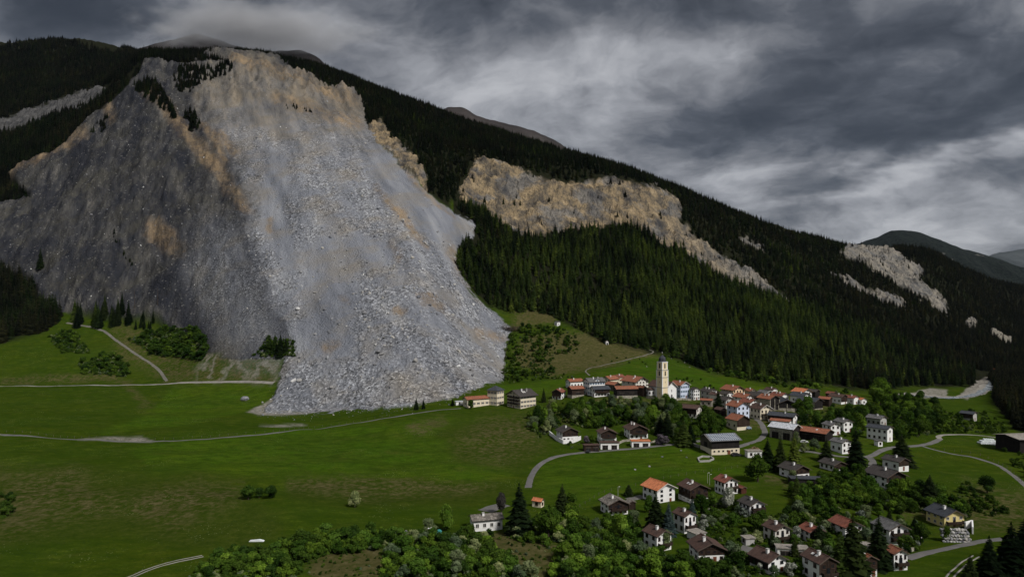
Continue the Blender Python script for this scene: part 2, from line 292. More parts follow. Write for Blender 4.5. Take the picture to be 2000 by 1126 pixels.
ZG += M['cliff'] * (4 * ridged(XG / 15 + YG / 60, YG / 45, 50, 3, 0.6) + 6 * fbm(XG / 30, YG / 22, 53, 4, .6))
ZG += M['cliff'] * 4 * np.sin(Z0 / 7.0 + 2.0 * fbm(XG / 60, YG / 60, 52, 3))
ZG += M['wood'] * 5 * fbm(XG / 50, YG / 50, 55, 3) * sstep(600, 900, YG)
ZG += sstep(1650, 2000, YG) * 20 * ridged(XG / 160, YG / 200, 57, 3)
# gentle terraces in the pasture on the left
ZG += 2.0 * np.exp(-((YG - 440 - 0.05 * XG) / 14) ** 2) * sstep(-20, -120, XG) * sstep(-420, -300, XG) * 0.6
ZG -= 1.5 * np.exp(-((YG - 300) / 16) ** 2) * sstep(20, -60, XG)

def zat(x, y):
    u = x / y * F + 1000
    i = np.clip(np.searchsorted(YR, y) - 1, 0, len(YR) - 2); j = np.clip(np.searchsorted(PXC, u) - 1, 0, len(PXC) - 2)
    t = np.clip((y - YR[i]) / (YR[i + 1] - YR[i]), 0, 1); s = np.clip((u - PXC[j]) / (PXC[j + 1] - PXC[j]), 0, 1)
    return (ZG[i, j] * (1 - t) * (1 - s) + ZG[i + 1, j] * t * (1 - s) + ZG[i, j + 1] * (1 - t) * s + ZG[i + 1, j + 1] * t * s)
def mat_(name, x, y):
    G = M[name]; u = x / y * F + 1000
    i = np.clip(np.searchsorted(YR, y), 0, len(YR) - 1); j = np.clip(np.searchsorted(PXC, u), 0, len(PXC) - 1)
    return G[i, j]
def ground(px, py):
    """first point of the terrain met by the sight line through (px, py) of the photograph"""
    u = (px - 1000) / F
    zc = zat(u * YR, YR); pys = HY - F * (zc - HC) / YR
    ok = np.nonzero(pys <= py)[0]
    k = max(1, ok[0]) if len(ok) else len(YR) - 1
    a, b = pys[k - 1], pys[k]
    t = 0 if a == b else min(1, max(0, (a - py) / (a - b)))
    Y = YR[k - 1] + t * (YR[k] - YR[k - 1])
    return Vector((u * Y, Y, float(zat(np.array([u * Y]), np.array([Y]))[0])))

# ------------------------------------------------------------------ materials: ground
def new_mat(name):
    m = bpy.data.materials.new(name); m.use_nodes = True
    t = NT(m.node_tree); t.n.clear()
    return m, t
def finish(t, col, rough=0.9, bump=None, bstr=0.5, bdist=0.3, spec=0.2, **extra):
    p = t.add('ShaderNodeBsdfPrincipled', {'Base Color': col, 'Roughness': rough, 'Specular IOR Level': spec})
    for k, v in extra.items(): t.put(p.inputs[k], v)
    if bump is not None:
        b = t.add('ShaderNodeBump', {'Height': bump, 'Strength': bstr, 'Distance': bdist})
        t.l.new(b.outputs[0], p.inputs['Normal'])
    t.add('ShaderNodeOutputMaterial', {'Surface': p.outputs[0]})

m_ground, t = new_mat('valley_ground')
P = t.add('ShaderNodeNewGeometry').outputs['Position']
n1 = t.noise(P, 0.012, 5, 0.6); n2 = t.noise(P, 0.09, 6, 0.65); n3 = t.noise(P, 1.1, 4, 0.7); n4 = t.noise(P, 0.35, 5, 0.7)
Ps = t.vmath('MULTIPLY', P, (0.35, 1.0, 1.0)); n5 = t.noise(Ps, 0.06, 6, 0.6)
g = t.ramp(n1, (0.32, (0.022, 0.044, 0.0030)), (0.48, (0.034, 0.057, 0.0036)), (0.62, (0.050, 0.066, 0.005)))
g = t.mix(t.math('MULTIPLY', t.attr('fresh'), 0.85), g, t.ramp(n1, (0.32, (0.042, 0.094, 0.005)), (0.5, (0.058, 0.112, 0.006)), (0.66, (0.084, 0.122, 0.007))))
g = t.mix(t.ramp(n5, (0.38, 0.0), (0.62, 0.75)), g, (0.040, 0.066, 0.0065))
g = t.mix(t.ramp(n2, (0.52, 0.0), (0.72, 0.55)), g, (0.072, 0.076, 0.014))
n6 = t.noise(t.vmath('MULTIPLY', P, (0.5, 1.0, 1.0)), 0.22, 5, 0.72)
g = t.mix(t.ramp(n6, (0.36, 0.62), (0.52, 0.0)), g, (0.017, 0.036, 0.003))
g = t.mix(t.ramp(n6, (0.54, 0.0), (0.70, 0.55)), g, (0.092, 0.118, 0.012))
sw = t.add('ShaderNodeTexWave', {'Vector': t.add('ShaderNodeVectorRotate', {'Vector': P, 'Angle': 1.25}, rotation_type='Z_AXIS').outputs[0], 'Scale': 0.055, 'Distortion': 2.5, 'Detail': 2.0, 'Detail Scale': 0.4}, wave_type='BANDS').outputs['Fac']
g = t.mix(t.math('MULTIPLY', t.ramp(sw, (0.45, 0.0), (0.75, 0.30)), t.ramp(n1, (0.40, 0.0), (0.52, 1.0))), g, (0.030, 0.058, 0.0035))
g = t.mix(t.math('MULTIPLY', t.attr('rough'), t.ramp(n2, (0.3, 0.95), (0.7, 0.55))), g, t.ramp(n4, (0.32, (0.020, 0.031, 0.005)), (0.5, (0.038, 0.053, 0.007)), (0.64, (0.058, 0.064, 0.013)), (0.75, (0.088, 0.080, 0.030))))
g = t.mix(t.ramp(n3, (0.3, 0.65), (0.7, 0.0)), g, (0.018, 0.036, 0.004))
fl = t.add('ShaderNodeTexVoronoi', {'Vector': P, 'Scale': 0.8}).outputs['Distance']
g = t.mix(t.math('MULTIPLY', t.ramp(fl, (0.10, 1.0), (0.16, 0.0)), t.ramp(t.noise(P, 0.03, 4, 0.6), (0.53, 0.0), (0.62, 0.7))), g, (0.30, 0.32, 0.16))
br = t.ramp(n4, (0.35, (0.042, 0.042, 0.014)), (0.55, (0.078, 0.067, 0.028)), (0.75, (0.130, 0.108, 0.056)))
ba_ = t.attr('brown')
bm = t.math('MULTIPLY', t.math('MINIMUM', ba_, 1.0), t.ramp(t.math('ADD', t.math('MULTIPLY', t.math('MAXIMUM', t.math('SUBTRACT', ba_, 1.0), 0.0), 0.10), t.math('ADD', t.math('MULTIPLY', n4, 0.65), t.math('MULTIPLY', n2, 0.35))), (0.44, 0.0), (0.56, 0.85)))
g = t.mix(bm, g, br)
# forest floor
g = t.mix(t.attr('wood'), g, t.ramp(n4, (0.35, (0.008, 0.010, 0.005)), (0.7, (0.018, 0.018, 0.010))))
# sand and gravel
sa = t.ramp(n4, (0.3, (0.15, 0.138, 0.118)), (0.7, (0.27, 0.25, 0.22)))
g = t.mix(t.math('MULTIPLY', t.attr('sand'), t.ramp(n4, (0.3, 0.35), (0.55, 1.0))), g, sa)
# dark weathered shale of the left slope, with a downhill grain
fx = t.add('ShaderNodeVectorRotate', {'Vector': P, 'Angle': -0.4636}, rotation_type='Z_AXIS').outputs[0]
Pg = t.vmath('MULTIPLY', fx, (1.0, 0.16, 0.16))
s1 = t.noise(Pg, 0.05, 7, 0.68); s2 = t.noise(P, 0.02, 5, 0.6); s3 = t.noise(Pg, 0.30, 5, 0.7)
sc = t.ramp(s1, (0.32, (0.016, 0.017, 0.021)), (0.46, (0.044, 0.045, 0.049)), (0.57, (0.078, 0.076, 0.073)), (0.72, (0.145, 0.136, 0.120)))
sc = t.mix(t.ramp(s2, (0.45, 0.0), (0.65, 0.65)), sc, (0.072, 0.068, 0.054))
sc = t.mix(t.ramp(s3, (0.35, 0.55), (0.55, 0.0)), sc, (0.024, 0.024, 0.026))
s4 = t.noise(t.vmath('MULTIPLY', fx, (1.0, 0.45, 0.45)), 0.026, 7, 0.7)
sc = t.mix(t.ramp(s4, (0.42, 0.75), (0.54, 0.0)), sc, (0.022, 0.024, 0.031))
v1 = t.add('ShaderNodeTexVoronoi', {'Vector': P, 'Scale': 0.46}); v2 = t.add('ShaderNodeTexVoronoi', {'Vector': P, 'Scale': 0.95}); v3 = t.add('ShaderNodeTexVoronoi', {'Vector': P, 'Scale': 0.12})
r1 = t.add('ShaderNodeSeparateColor', {0: v1.outputs['Color']}).outputs[0]; r2 = t.add('ShaderNodeSeparateColor', {0: v2.outputs['Color']}).outputs[1]
sc = t.mix(t.math('MULTIPLY', t.ramp(r1, (0.962, 0.0), (0.985, 1.0)), 0.45), sc, (0.19, 0.185, 0.175))
g = t.mix(t.attr('scree'), g, sc)
# fresh debris
d1 = t.noise(P, 0.018, 5, 0.6); d2 = t.noise(Pg, 0.05, 6, 0.62)
dc = t.ramp(d2, (0.30, (0.125, 0.131, 0.146)), (0.50, (0.195, 0.201, 0.217)), (0.70, (0.275, 0.277, 0.282)))
dc = t.mix(t.ramp(d1, (0.48, 0.0), (0.70, 0.75)), dc, (0.235, 0.212, 0.178))
sp = t.ramp(t.math('ADD', t.math('MULTIPLY', r1, 0.55), t.math('MULTIPLY', r2, 0.45)), (0.2, 0.40), (0.5, 0.92), (0.72, 1.32), (0.88, 2.1))
dust = t.math('ADD', t.attr('fine'), t.math('MULTIPLY', t.ramp(t.noise(P, 0.03, 5, 0.65), (0.44, 0.0), (0.60, 0.85)), 1.0), True)
spk = t.mix(dust, sp, (0.98, 1.0, 1.04))
dc = t.mix(1.0, dc, spk, 'MULTIPLY')
upm = t.math('ADD', t.smooth(t.add('ShaderNodeSeparateXYZ', {0: P}).outputs[1], 930.0, 1330.0), t.math('MULTIPLY', t.math('SUBTRACT', d1, 0.5), 1.3), True)
dc = t.mix(t.math('MULTIPLY', upm, 0.9), dc, t.ramp(s1, (0.30, (0.060, 0.056, 0.054)), (0.46, (0.130, 0.118, 0.100)), (0.58, (0.185, 0.158, 0.122)), (0.72, (0.26, 0.215, 0.155))))
g = t.mix(t.attr('slide'), g, dc)
# rock faces
Pc = t.vmath('MULTIPLY', P, (1.0, 1.0, 0.62)); c1 = t.noise(Pc, 0.045, 8, 0.68); c2 = t.noise(P, 0.02, 4, 0.6); c3 = t.noise(Pc, 0.3, 6, 0.75)
cc = t.ramp(c1, (0.34, (0.050, 0.047, 0.045)), (0.45, (0.135, 0.112, 0.082)), (0.55, (0.255, 0.195, 0.118)), (0.72, (0.40, 0.310, 0.195)))
far = t.smooth(t.add('ShaderNodeSeparateXYZ', {0: P}).outputs[0], 200.0, 420.0)
cc = t.mix(t.math('MULTIPLY', far, 0.8), cc, t.ramp(c1, (0.3, (0.085, 0.085, 0.082)), (0.5, (0.20, 0.19, 0.17)), (0.72, (0.32, 0.30, 0.26))))
cc = t.mix(t.ramp(c2, (0.50, 0.0), (0.60, 0.8)), cc, t.ramp(c1, (0.35, (0.055, 0.057, 0.062)), (0.65, (0.185, 0.183, 0.178))))
wst = t.smooth(t.add('ShaderNodeSeparateXYZ', {0: P}).outputs[0], -700.0, -850.0)
cc = t.mix(wst, cc, t.ramp(c1, (0.35, (0.040, 0.041, 0.044)), (0.65, (0.115, 0.113, 0.11))))
cc = t.mix(t.ramp(c3, (0.34, 0.85), (0.50, 0.0)), cc, (0.045, 0.042, 0.040))
g = t.mix(t.attr('cliff'), g, cc)
oc = t.ramp(s1, (0.32, (0.10, 0.078, 0.054)), (0.48, (0.185, 0.135, 0.082)), (0.66, (0.285, 0.205, 0.122)))
g = t.mix(t.math('MULTIPLY', t.math('MULTIPLY', t.attr('ochre'), t.math('MAXIMUM', t.attr('slide'), t.attr('scree'))), t.ramp(t.math('ADD', t.math('MULTIPLY', n2, 0.5), t.math('MULTIPLY', s1, 0.5)), (0.36, 0.0), (0.6, 0.85))), g, oc)
bmp = t.math('ADD', t.math('MULTIPLY', n3, 0.5), t.math('MULTIPLY', t.math('MAXIMUM', t.math('MAXIMUM', t.attr('slide'), t.attr('scree')), t.attr('cliff')), t.math('ADD', t.math('MULTIPLY', v1.outputs['Distance'], 1.2), t.math('MULTIPLY', n4, 2.0))))
finish(t, g, 1.0, bmp, 0.8, 1.0, 0.0)

# ------------------------------------------------------------------ terrain meshes
def mesh_obj(name, verts, faces, mats, parent=None, smooth=False, mi=None):
    me = bpy.data.meshes.new(name)
    me.from_pydata([tuple(map(float, v)) for v in verts], [], [tuple(f) for f in faces])
    for m in (mats if isinstance(mats, (list, tuple)) else [mats]): me.materials.append(m)
    if mi is not None: me.polygons.foreach_set('material_index', np.asarray(mi, np.int32))
    if smooth: me.polygons.foreach_set('use_smooth', np.ones(len(me.polygons), bool))
    me.update()
    o = bpy.data.objects.new(name, me); C.objects.link(o)
    if parent is not None: o.parent = parent
    return o
def np_mesh(name, V, Q, mat, smooth=True, attrs=None):
    me = bpy.data.meshes.new(name)
    k = Q.shape[1]
    me.vertices.add(len(V)); me.vertices.foreach_set('co', np.ascontiguousarray(V, np.float32).ravel())
    me.loops.add(Q.size); me.loops.foreach_set('vertex_index', np.ascontiguousarray(Q, np.int32).ravel())
    me.polygons.add(len(Q)); me.polygons.foreach_set('loop_start', np.arange(0, Q.size, k, dtype=np.int32))
    me.polygons.foreach_set('use_smooth', np.full(len(Q), smooth))
    if mat: me.materials.append(mat)
    for n, a in (attrs or {}).items():
        at = me.attributes.new(n, 'FLOAT', 'POINT'); at.data.foreach_set('value', np.ascontiguousarray(a, np.float32))
    me.update(calc_edges=True); me.validate()
    o = bpy.data.objects.new(name, me); C.objects.link(o)
    return o
R_, C_ = ZG.shape
VALL = np.stack([XG, YG, ZG], -1).reshape(-1, 3)
idx = np.arange(R_ * C_).reshape(R_, C_)
QUADS = np.stack([idx[:-1, :-1], idx[:-1, 1:], idx[1:, 1:], idx[1:, :-1]], -1).reshape(-1, 4)
def fmean(a): return (a[:-1, :-1] + a[1:, 1:]).ravel() / 2
reg = np.zeros(len(QUADS), int)
reg[fmean(M['wood']) > 0.5] = 1
reg[fmean(M['cliff']) > 0.5] = 2
reg[fmean(M['scree']) > 0.5] = 3
reg[fmean(M['slide']) > 0.5] = 4
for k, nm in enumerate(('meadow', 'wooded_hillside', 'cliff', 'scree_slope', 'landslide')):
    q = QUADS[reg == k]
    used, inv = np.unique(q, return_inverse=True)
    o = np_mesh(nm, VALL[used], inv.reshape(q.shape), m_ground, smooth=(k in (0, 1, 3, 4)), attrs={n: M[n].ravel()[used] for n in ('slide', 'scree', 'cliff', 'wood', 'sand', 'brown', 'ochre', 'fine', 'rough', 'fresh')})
    o['kind'] = 'structure'
    o['label'] = {'meadow': 'green pasture and hay meadows around the village', 'wooded_hillside': 'dark forest floor of the mountain side', 'cliff': 'pale bare rock faces above the forest', 'scree_slope': 'dark grey shale slope left of the landslide', 'landslide': 'grey landslide of broken rock reaching down to the meadow'}[nm]

# far mountains
m_far, t = new_mat('far_mountain')
P = t.add('ShaderNodeNewGeometry').outputs['Position']
f1 = t.noise(P, 0.004, 8, 0.65); f2 = t.noise(P, 0.02, 6, 0.7)
fc = t.ramp(f1, (0.35, (0.026, 0.022, 0.021)), (0.55, (0.045, 0.037, 0.034)), (0.70, (0.075, 0.066, 0.06)))
fc = t.mix(t.ramp(f2, (0.4, 0.6), (0.6, 0.0)), fc, (0.035, 0.032, 0.030))
finish(t, fc, 0.95, f2, 0.8, 12.0, 0.1)
m_farw, t = new_mat('far_forest')
P = t.add('ShaderNodeNewGeometry').outputs['Position']
f2 = t.noise(P, 0.05, 6, 0.75); f1 = t.noise(P, 0.003, 5, 0.6)
fc = t.ramp(f2, (0.40, (0.002, 0.004, 0.004)), (0.60, (0.016, 0.023, 0.018)))
fc = t.mix(t.ramp(f1, (0.66, 0.0), (0.70, 0.8)), fc, (0.2, 0.19, 0.17))
finish(t, fc, 0.95, f2, 1.0, 20.0, 0.1)
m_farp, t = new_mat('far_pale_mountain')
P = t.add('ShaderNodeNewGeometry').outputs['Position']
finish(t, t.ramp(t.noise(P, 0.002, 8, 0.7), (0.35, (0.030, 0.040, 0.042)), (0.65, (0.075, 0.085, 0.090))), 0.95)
def far_mountain(line, Y, mat, label, seed, depth=0.35, rough=1.0):
    px = np.linspace(line[0][0], line[-1][0], 170)
    py = pchip([p[0] for p in line], [p[1] for p in line], px)[:, 0]
    ts = np.linspace(-1, 1, 61)
    X = (px - 1000) / F * Y; H = HC + (HY - py) / F * Y
    YY = Y + ts[:, None] * Y * depth + 0 * X[None, :]; XX = X[None, :] + 0 * YY
    drop = np.where(ts < 0, np.abs(ts) ** 1.05, np.abs(ts) ** 0.9)[:, None]
    base = HC - 0.12 * Y
    ZZ = H[None, :] - drop * (H[None, :] - base)
    ZZ = ZZ + rough * Y * 0.022 * ridged(XX / (Y * 0.07), YY / (Y * 0.11), seed, 5) * np.minimum(1, np.abs(ts) * 6)[:, None] * 0.8 + rough * Y * 0.0022 * fbm(XX / (Y * 0.02), YY / (Y * 0.02), seed + 5, 4)
    ii = np.arange(XX.size).reshape(XX.shape)
    Q = np.stack([ii[:-1, :-1], ii[:-1, 1:], ii[1:, 1:], ii[1:, :-1]], -1).reshape(-1, 4)
    o = np_mesh('mountain', np.stack([XX, YY, ZZ], -1).reshape(-1, 3), Q, mat)
    o['kind'] = 'structure'; o['label'] = label
    return o
far_mountain([(100,200),(180,150),(240,108),(300,86),(345,76),(385,66),(420,76),(470,92),(530,100),(575,98),(605,104),(640,128),(720,190),(820,300)], 4200, m_far, 'bare brown summit with its head in the cloud', 5)
far_mountain([(800,240),(850,220),(884,209),(900,210),(935,227),(985,240),(1030,252),(1080,272),(1140,314),(1250,400)], 4600, m_far, 'bare grey brown ridge behind the wooded crest', 9)
far_mountain([(1580,520),(1660,480),(1715,462),(1745,450),(1775,450),(1830,466),(1880,486),(1910,493),(1960,510),(2000,526),(2100,560),(2300,600)], 5200, m_farw, 'dark blue wooded mountain in the right distance', 15, rough=0.9)
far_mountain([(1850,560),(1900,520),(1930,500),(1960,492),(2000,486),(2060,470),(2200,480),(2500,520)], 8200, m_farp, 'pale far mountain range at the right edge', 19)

# ================================================================== thing helpers
def tag(o, label, cat, group=None, kind=None):
    o['label'] = label
    if cat: o['category'] = cat
    if group: o['group'] = group
    if kind: o['kind'] = kind
    return o
def thing(name, label, cat, loc, rz=0.0, group=None):
    o = bpy.data.objects.new(name, None); C.objects.link(o)
    o.empty_display_size = 0.5
    o.location = loc; o.rotation_euler = (0, 0, rz)
    return tag(o, label, cat, group)
class MB:
    """collects simple solids into one mesh"""
    def __init__(s): s.v = []; s.f = []; s.m = []
    def poly(s, vs, fs, m=0):
        b = len(s.v); s.v += [tuple(v) for v in vs]; s.f += [tuple(b + i for i in f) for f in fs]; s.m += [m] * len(fs); return s
    def box(s, x0, x1, y0, y1, z0, z1, m=0):
        return s.poly([(x0,y0,z0),(x1,y0,z0),(x1,y1,z0),(x0,y1,z0),(x0,y0,z1),(x1,y0,z1),(x1,y1,z1),(x0,y1,z1)],
                      [(0,3,2,1),(4,5,6,7),(0,1,5,4),(1,2,6,5),(2,3,7,6),(3,0,4,7)], m)
    def prism(s, pts, y0, y1, m=0):
        """outline in XZ (counter-clockwise seen from -Y) pushed from y0 to y1"""
        n = len(pts)
        vs = [(x, y0, z) for x, z in pts] + [(x, y1, z) for x, z in pts]
        fs = [tuple(range(n)), tuple(range(2 * n - 1, n - 1, -1))] + [((i + 1) % n, i, n + i, n + (i + 1) % n) for i in range(n)]
        return s.poly(vs, fs, m)
    def tube(s, p, q, r0, r1, n=6, m=0):
        p, q = Vector(p), Vector(q); d = (q - p).normalized(); a = d.orthogonal().normalized(); b = d.cross(a)
        vs = []
        for c, r in ((p, r0), (q, r1)):
            for i in range(n):
                t_ = 2 * math.pi * i / n; vs.append(c + (a * math.cos(t_) + b * math.sin(t_)) * r)
        fs = [(i, (i + 1) % n, n + (i + 1) % n, n + i) for i in range(n)] + [tuple(range(n - 1, -1, -1)), tuple(range(n, 2 * n))]
        return s.poly(vs, fs, m)
    def lathe(s, prof_, n=10, c=(0, 0, 0), m=0, ph=0.0):
        vs = []; k = len(prof_)
        for r, z in prof_:
            for i in range(n):
                t_ = 2 * math.pi * i / n + ph; vs.append((c[0] + r * math.cos(t_), c[1] + r * math.sin(t_), c[2] + z))
        fs = [(j * n + i, j * n + (i + 1) % n, (j + 1) * n + (i + 1) % n, (j + 1) * n + i) for j in range(k - 1) for i in range(n)]
        fs += [tuple(range(n - 1, -1, -1)), tuple(range((k - 1) * n, k * n))]
        return s.poly(vs, fs, m)
    def build(s, name, mats, parent=None, smooth=False):
        return mesh_obj(name, s.v, s.f, mats, parent, smooth, s.m)
def inst(o, parent, loc, rz=0.0, scale=(1, 1, 1)):
    c = o.copy(); C.objects.link(c); c.parent = parent; c.location = loc; c.rotation_euler = (0, 0, rz); c.scale = scale
    return c

# ================================================================== building materials
def plaster(name, col, dirt=0.25):
    m, t = new_mat(name)
    P = t.add('ShaderNodeTexCoord').outputs['Object']
    a = t.noise(P, 0.6, 6, 0.65); b = t.noise(t.vmath('MULTIPLY', P, (2.0, 2.0, 0.25)), 1.2, 4, 0.6)
    c = t.mix(t.ramp(a, (0.4, 0.0), (0.75, dirt)), col, tuple(v * 0.62 for v in col))
    c = t.mix(t.ramp(b, (0.52, 0.0), (0.75, dirt)), c, tuple(v * f for v, f in zip(col, (0.62, 0.58, 0.5))))
    finish(t, c, 0.9, t.noise(P, 6.0, 3, 0.6), 0.3, 0.03, 0.15)
    return m
def wood(name, col, line=3.2):
    m, t = new_mat(name)
    P = t.add('ShaderNodeTexCoord').outputs['Object']
    pl = t.add('ShaderNodeTexNoise', {'Vector': t.vmath('MULTIPLY', P, (line, line, 0.12)), 'Scale': 1.0, 'Detail': 3.0}).outputs[0]
    b = t.noise(P, 0.5, 4, 0.6)
    c = t.ramp(pl, (0.35, tuple(v * 0.45 for v in col)), (0.55, col), (0.75, tuple(v * 1.6 for v in col)))
    c = t.mix(t.ramp(b, (0.45, 0.0), (0.7, 0.5)), c, tuple(v * 1.25 + 0.012 for v in col))
    finish(t, c, 0.85, pl, 0.6, 0.05, 0.15)
    return m
def tiles(name, col, col2, lich=0.35, row=0.38):
    m, t = new_mat(name)
    P = t.add('ShaderNodeTexCoord').outputs['Object']
    w1 = t.add('ShaderNodeTexWave', {'Vector': P, 'Scale': 1.0 / (row * 6.283) * 6.283 / 2, 'Distortion': 0.6, 'Detail': 1.0}, wave_type='BANDS', bands_direction='X', wave_profile='SAW').outputs['Fac']
    br = t.add('ShaderNodeTexVoronoi', {'Vector': t.vmath('MULTIPLY', P, (1.6, 2.6, 0.0)), 'Scale': 1.0}).outputs['Color']
    rr = t.add('ShaderNodeSeparateColor', {0: br}).outputs[0]
    a = t.noise(P, 0.35, 6, 0.7); b = t.noise(P, 1.3, 5, 0.7)
    c = t.ramp(rr, (0.1, tuple(v * 0.72 for v in col)), (0.5, col), (0.9, tuple(v * 1.28 for v in col)))
    c = t.mix(t.ramp(a, (0.42, 0.0), (0.68, lich * 1.8 if lich < 0.55 else 1.0)), c, col2)
    c = t.mix(t.ramp(b, (0.55, 0.0), (0.75, lich)), c, tuple(v * 0.5 for v in col2))
    finish(t, c, 0.88, t.math('ADD', w1, t.math('MULTIPLY', rr, 0.5)), 0.7, 0.06, 0.2)
    return m
def stone(name, col, sc=1.4):
    m, t = new_mat(name)
    P = t.add('ShaderNodeTexCoord').outputs['Object']
    v = t.add('ShaderNodeTexVoronoi', {'Vector': P, 'Scale': sc}); e = t.add('ShaderNodeTexVoronoi', {'Vector': P, 'Scale': sc}, feature='DISTANCE_TO_EDGE').outputs['Distance']
    r = t.add('ShaderNodeSeparateColor', {0: v.outputs['Color']}).outputs[0]
    c = t.ramp(r, (0.0, tuple(x * 0.6 for x in col)), (1.0, tuple(x * 1.35 for x in col)))
    c = t.mix(t.ramp(e, (0.02, 0.7), (0.10, 0.0)), c, tuple(x * 0.35 for x in col))
    c = t.mix(t.ramp(t.noise(P, 0.7, 5, 0.6), (0.5, 0.0), (0.75, 0.4)), c, (0.07, 0.075, 0.045))
    finish(t, c, 0.95, e, 0.8, 0.15, 0.1)
    return m
def plain(name, col, rough=0.6, spec=0.3, metal=0.0):
    m, t = new_mat(name)
    P = t.add('ShaderNodeTexCoord').outputs['Object']
    c = t.mix(t.ramp(t.noise(P, 3.0, 4, 0.6), (0.4, 0.0), (0.7, 0.35)), col, tuple(v * 0.65 for v in col))
    finish(t, c, rough, None, spec=spec, Metallic=metal)
    return m
WALL = dict(white=plaster('white_plaster', (0.80, 0.79, 0.77)), offwhite=plaster('offwhite_plaster', (0.66, 0.63, 0.57)), cream=plaster('cream_plaster', (0.70, 0.62, 0.47)), peach=plaster('peach_plaster', (0.72, 0.52, 0.34)),
            blue=plaster('pale_blue_plaster', (0.58, 0.64, 0.78)), grey=plaster('grey_plaster', (0.42, 0.41, 0.39), 0.45), yellow=plaster('yellow_plaster', (0.66, 0.55, 0.24)), ochre=plaster('church_yellow_plaster', (0.76, 0.64, 0.42)),
            stone=stone('rubble_stone', (0.36, 0.33, 0.27)), wood=wood('weathered_wood', (0.10, 0.085, 0.07)), dwood=wood('dark_brown_wood', (0.032, 0.020, 0.014)), rwood=wood('red_brown_wood', (0.085, 0.030, 0.018)), bwood=wood('near_black_wood', (0.016, 0.013, 0.012)))
ROOF = dict(terra=tiles('terracotta_tiles', (0.27, 0.098, 0.055), (0.165, 0.082, 0.055)), orange=tiles('new_orange_tiles', (0.50, 0.175, 0.080), (0.42, 0.155, 0.08), 0.2), red=tiles('red_brown_tiles', (0.20, 0.068, 0.045), (0.12, 0.06, 0.045)),
            brown=tiles('brown_tiles', (0.080, 0.046, 0.036), (0.060, 0.045, 0.038)), dark=tiles('dark_tiles', (0.050, 0.043, 0.040), (0.070, 0.064, 0.058)), grey=tiles('grey_fibre_tiles', (0.125, 0.122, 0.122), (0.085, 0.082, 0.078)),
            slate=tiles('dark_slate', (0.045, 0.050, 0.060), (0.06, 0.062, 0.066)), flag=stone('stone_slabs', (0.185, 0.165, 0.145), 1.1), metal=tiles('light_sheet_metal', (0.46, 0.48, 0.51), (0.38, 0.34, 0.32), 0.12, 0.8), pale=tiles('pale_weathered_sheet', (0.26, 0.235, 0.205), (0.18, 0.16, 0.14), 0.3, 0.9))
m_glass, t = new_mat('window_glass')
finish(t, (0.012, 0.014, 0.018), 0.12, spec=0.5)
m_frame = plain('window_frame', (0.62, 0.60, 0.56)); m_fbrown = plain('brown_frame', (0.055, 0.028, 0.018)); m_shut = plain('dark_shutter', (0.050, 0.030, 0.022)); m_blue = plain('blue_shutter', (0.30, 0.38, 0.46))
m_trim = plain('bargeboard_paint', (0.10, 0.075, 0.06)); m_wtrim = plain('white_trim', (0.62, 0.60, 0.57)); m_conc = plaster('concrete', (0.36, 0.35, 0.33), 0.5); m_dark = plain('door_timber_opening_shade', (0.014, 0.012, 0.011), 0.9)  # m_dark: church door timber, and the shade of openings as a colour
m_iron = plain('dark_metal', (0.03, 0.032, 0.036), 0.5, 0.4, 0.6); m_red = plain('brown_red_door', (0.16, 0.055, 0.03)); m_orng = plain('orange_fascia', (0.40, 0.14, 0.03))

def window_mesh(name, mf, shutter=None, panes=2):
    b = MB()
    b.box(-0.5, 0.5, -0.05, 0.0, 0.0, 1.0, 1)
    for a in ((-0.5, -0.41, 0, 1), (0.41, 0.5, 0, 1), (-0.41, 0.41, 0, 0.08), (-0.41, 0.41, 0.92, 1.0)): b.box(a[0], a[1], -0.10, -0.052, a[2], a[3], 0)
    if panes > 1: b.box(-0.035, 0.035, -0.09, -0.052, 0.08, 0.92, 0)
    b.box(-0.56, 0.56, -0.16, 0.0, -0.07, -0.002, 0)
    ms = [mf, m_glass]
    if shutter:
        b.box(-0.93, -0.53, -0.07, 0.0, 0.0, 1.0, 2); b.box(0.53, 0.93, -0.07, 0.0, 0.0, 1.0, 2); ms.append(shutter)
    me = bpy.data.meshes.new(name); me.from_pydata(b.v, [], b.f)
    for m in ms: me.materials.append(m)
    me.polygons.foreach_set('material_index', b.m); me.update()
    return me
WIN = dict(w=window_mesh('window', m_frame), b=window_mesh('window_brown', m_fbrown), s=window_mesh('window_shuttered', m_frame, m_shut), l=window_mesh('window_blue', m_blue, m_blue), d=window_mesh('window_dark', m_iron, None, 1))
def add_window(parent, kind, loc, rz, sx, sz, name='window'):
    o = bpy.data.objects.new(name, WIN[kind]); C.objects.link(o); o.parent = parent
    o.location = loc; o.rotation_euler = (0, 0, rz); o.scale = (sx, 1, sz)
    return o
HOUSES = []      # (x0, x1, ytop, ybase, Y, centre, radius) for keeping trees off
